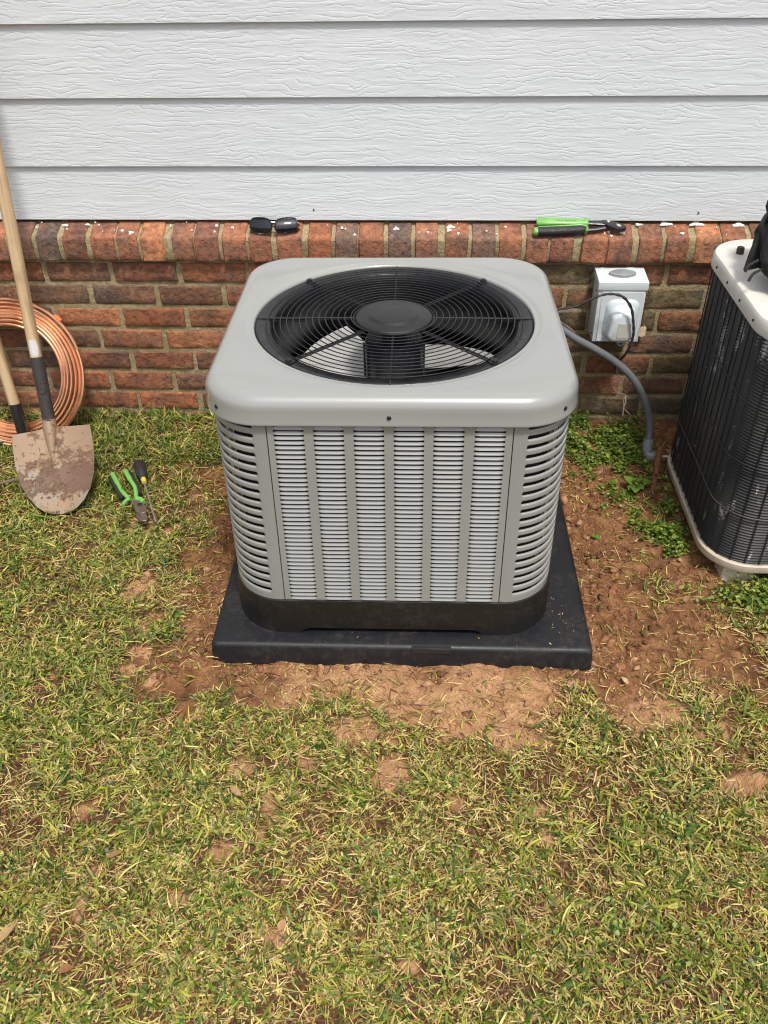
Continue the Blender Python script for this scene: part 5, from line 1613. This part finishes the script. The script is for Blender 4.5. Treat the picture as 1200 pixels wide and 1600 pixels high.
# clover clumps in the lawn
ncl = 170
kx = rng.uniform(-1.2, 1.1, ncl); ky = rng.uniform(0.5, 1.9, ncl); s6, _, _ = soil_fields(kx, ky)
kx, ky = kx[s6 < 0.4], ky[s6 < 0.4]
nl = 26
LX = np.repeat(kx, nl) + rng.normal(0, 0.02, len(kx) * nl); LY = np.repeat(ky, nl) + rng.normal(0, 0.02, len(kx) * nl); nn_ = len(LX)
cc6 = WP[rng.choice(5, nn_, p=[0.25, 0.3, 0.22, 0.13, 0.10])] * (0.8 + 0.4 * rng.random((nn_, 1)))
okc = pad_sd(LX, LY) > 0.02
V1, F1, C1 = leaflets(LX[okc], LY[okc], ground_z(LX[okc], LY[okc]) + rng.uniform(0.008, 0.026, okc.sum()), rng.uniform(0.0020, 0.0046, okc.sum()), rng.normal(0, 0.4, okc.sum()), rng.uniform(0, 2 * PI, okc.sum()), cc6[okc])
o = mesh_np('lawn_clover', V1, [F1], MAT['weed'], {'col': C1}); o['kind'] = 'stuff'

# a broad-leaved weed and fallen leaves
def leaf_obj(name, L_, W_, base, az_, el, curl, colr, parent=None, mat=None, fold=0.25):
    n = 8; rowsL = []
    dv_ = Vector((math.cos(az_), math.sin(az_), 0)); sdv = Vector((-dv_.y, dv_.x, 0))
    b = MB(); L3 = []; M3 = []; R3_ = []
    for i in range(n + 1):
        t = i / n
        w = W_ * math.sin(PI * min(1, t * 0.94 + 0.03)) ** 0.75 * (1 - 0.25 * t)
        zc = L_ * (math.sin(el) * t - curl * t * t)
        c = dv_ * (L_ * t * math.cos(el)) + Vector((0, 0, zc))
        M3.append(c); L3.append(c + sdv * w + Vector((0, 0, fold * w))); R3_.append(c - sdv * w + Vector((0, 0, fold * w)))
    b.loft([L3, M3, R3_], closed=False)
    o = b.build(name, mat or MAT['weed'], parent, angle=60)
    a = o.data.attributes.new('col', 'FLOAT_COLOR', 'POINT')
    for i, dd in enumerate(a.data):
        k = 0.85 + 0.3 * random.random(); dd.color = (colr[0] * k, colr[1] * k, colr[2] * k, 1)
    o.location = base
    return o
wd = empty('broadleaf_weed', (0.572, 1.955, gz1(0.572, 1.955)))
tag(wd, 'broad leaved green weed growing between the two units', 'weed')
for k, (az_, L_, W_) in enumerate(((0.3, 0.058, 0.015), (1.7, 0.040, 0.012), (2.4, 0.052, 0.014), (3.9, 0.036, 0.011), (4.5, 0.060, 0.016), (5.2, 0.042, 0.013), (0.9, 0.03, 0.009))):
    leaf_obj('leaf', L_, W_, (0, 0, 0.012), az_, 0.55 + 0.1 * (k % 3), 0.35, (0.18, 0.30, 0.045), wd)
w5 = empty('small_weed', (0.44, 1.75, gz1(0.44, 1.75)))
tag(w5, 'tiny seedling alone on the bare soil right of the pad', 'weed')
for k in range(5): leaf_obj('leaf', 0.012 + 0.004 * (k % 3), 0.0045, (0.003 * (k % 2), 0.002 * k, 0.006 + 0.003 * (k % 2)), 1.25 * k + 0.4 * (k % 2), 0.7, 0.5, (0.10, 0.25, 0.04), w5)
LV = [('tan dead leaf at the left edge of the lawn', (-0.712, 0.690), 0.065, 0.013, 1.1, (0.40, 0.27, 0.12)),
      ('reddish brown leaf scrap in the lawn at lower left', (-0.590, 0.655), 0.030, 0.011, 0.3, (0.26, 0.12, 0.05)),
      ('curled brown leaf in the grass left of the wide tuft', (-0.565, 0.850), 0.034, 0.009, 0.5, (0.27, 0.15, 0.06)),
      ('crumpled tan leaf pair in the lawn below the pad', (-0.345, 0.985), 0.036, 0.010, 2.5, (0.38, 0.24, 0.13)),
      ('small orange clay coloured leaf in the front lawn', (-0.235, 0.735), 0.026, 0.011, 1.2, (0.46, 0.24, 0.12)),
      ('narrow yellow leaf at the far right of the lawn', (0.43, 0.80), 0.034, 0.007, 0.2, (0.48, 0.38, 0.14)),
      ('pale leaf on the bare clay by the pad right corner', (0.445, 1.29), 0.028, 0.008, 2.0, (0.5, 0.38, 0.22)),
      ('brown leaf on the soil in front of the old unit', (0.61, 1.52), 0.032, 0.010, 0.9, (0.30, 0.17, 0.09))]
for lab, (lx, ly), L_, W_, az_, colr in LV:
    o = leaf_obj('fallen_leaf', L_ * 0.8, W_ * 0.75, (lx, ly, gz1(lx, ly) + 0.016), az_, 0.12, 0.10, colr, None, MAT['dead'], 0.35)
    tag(o, lab, 'leaf', 'dead leaves on the ground')
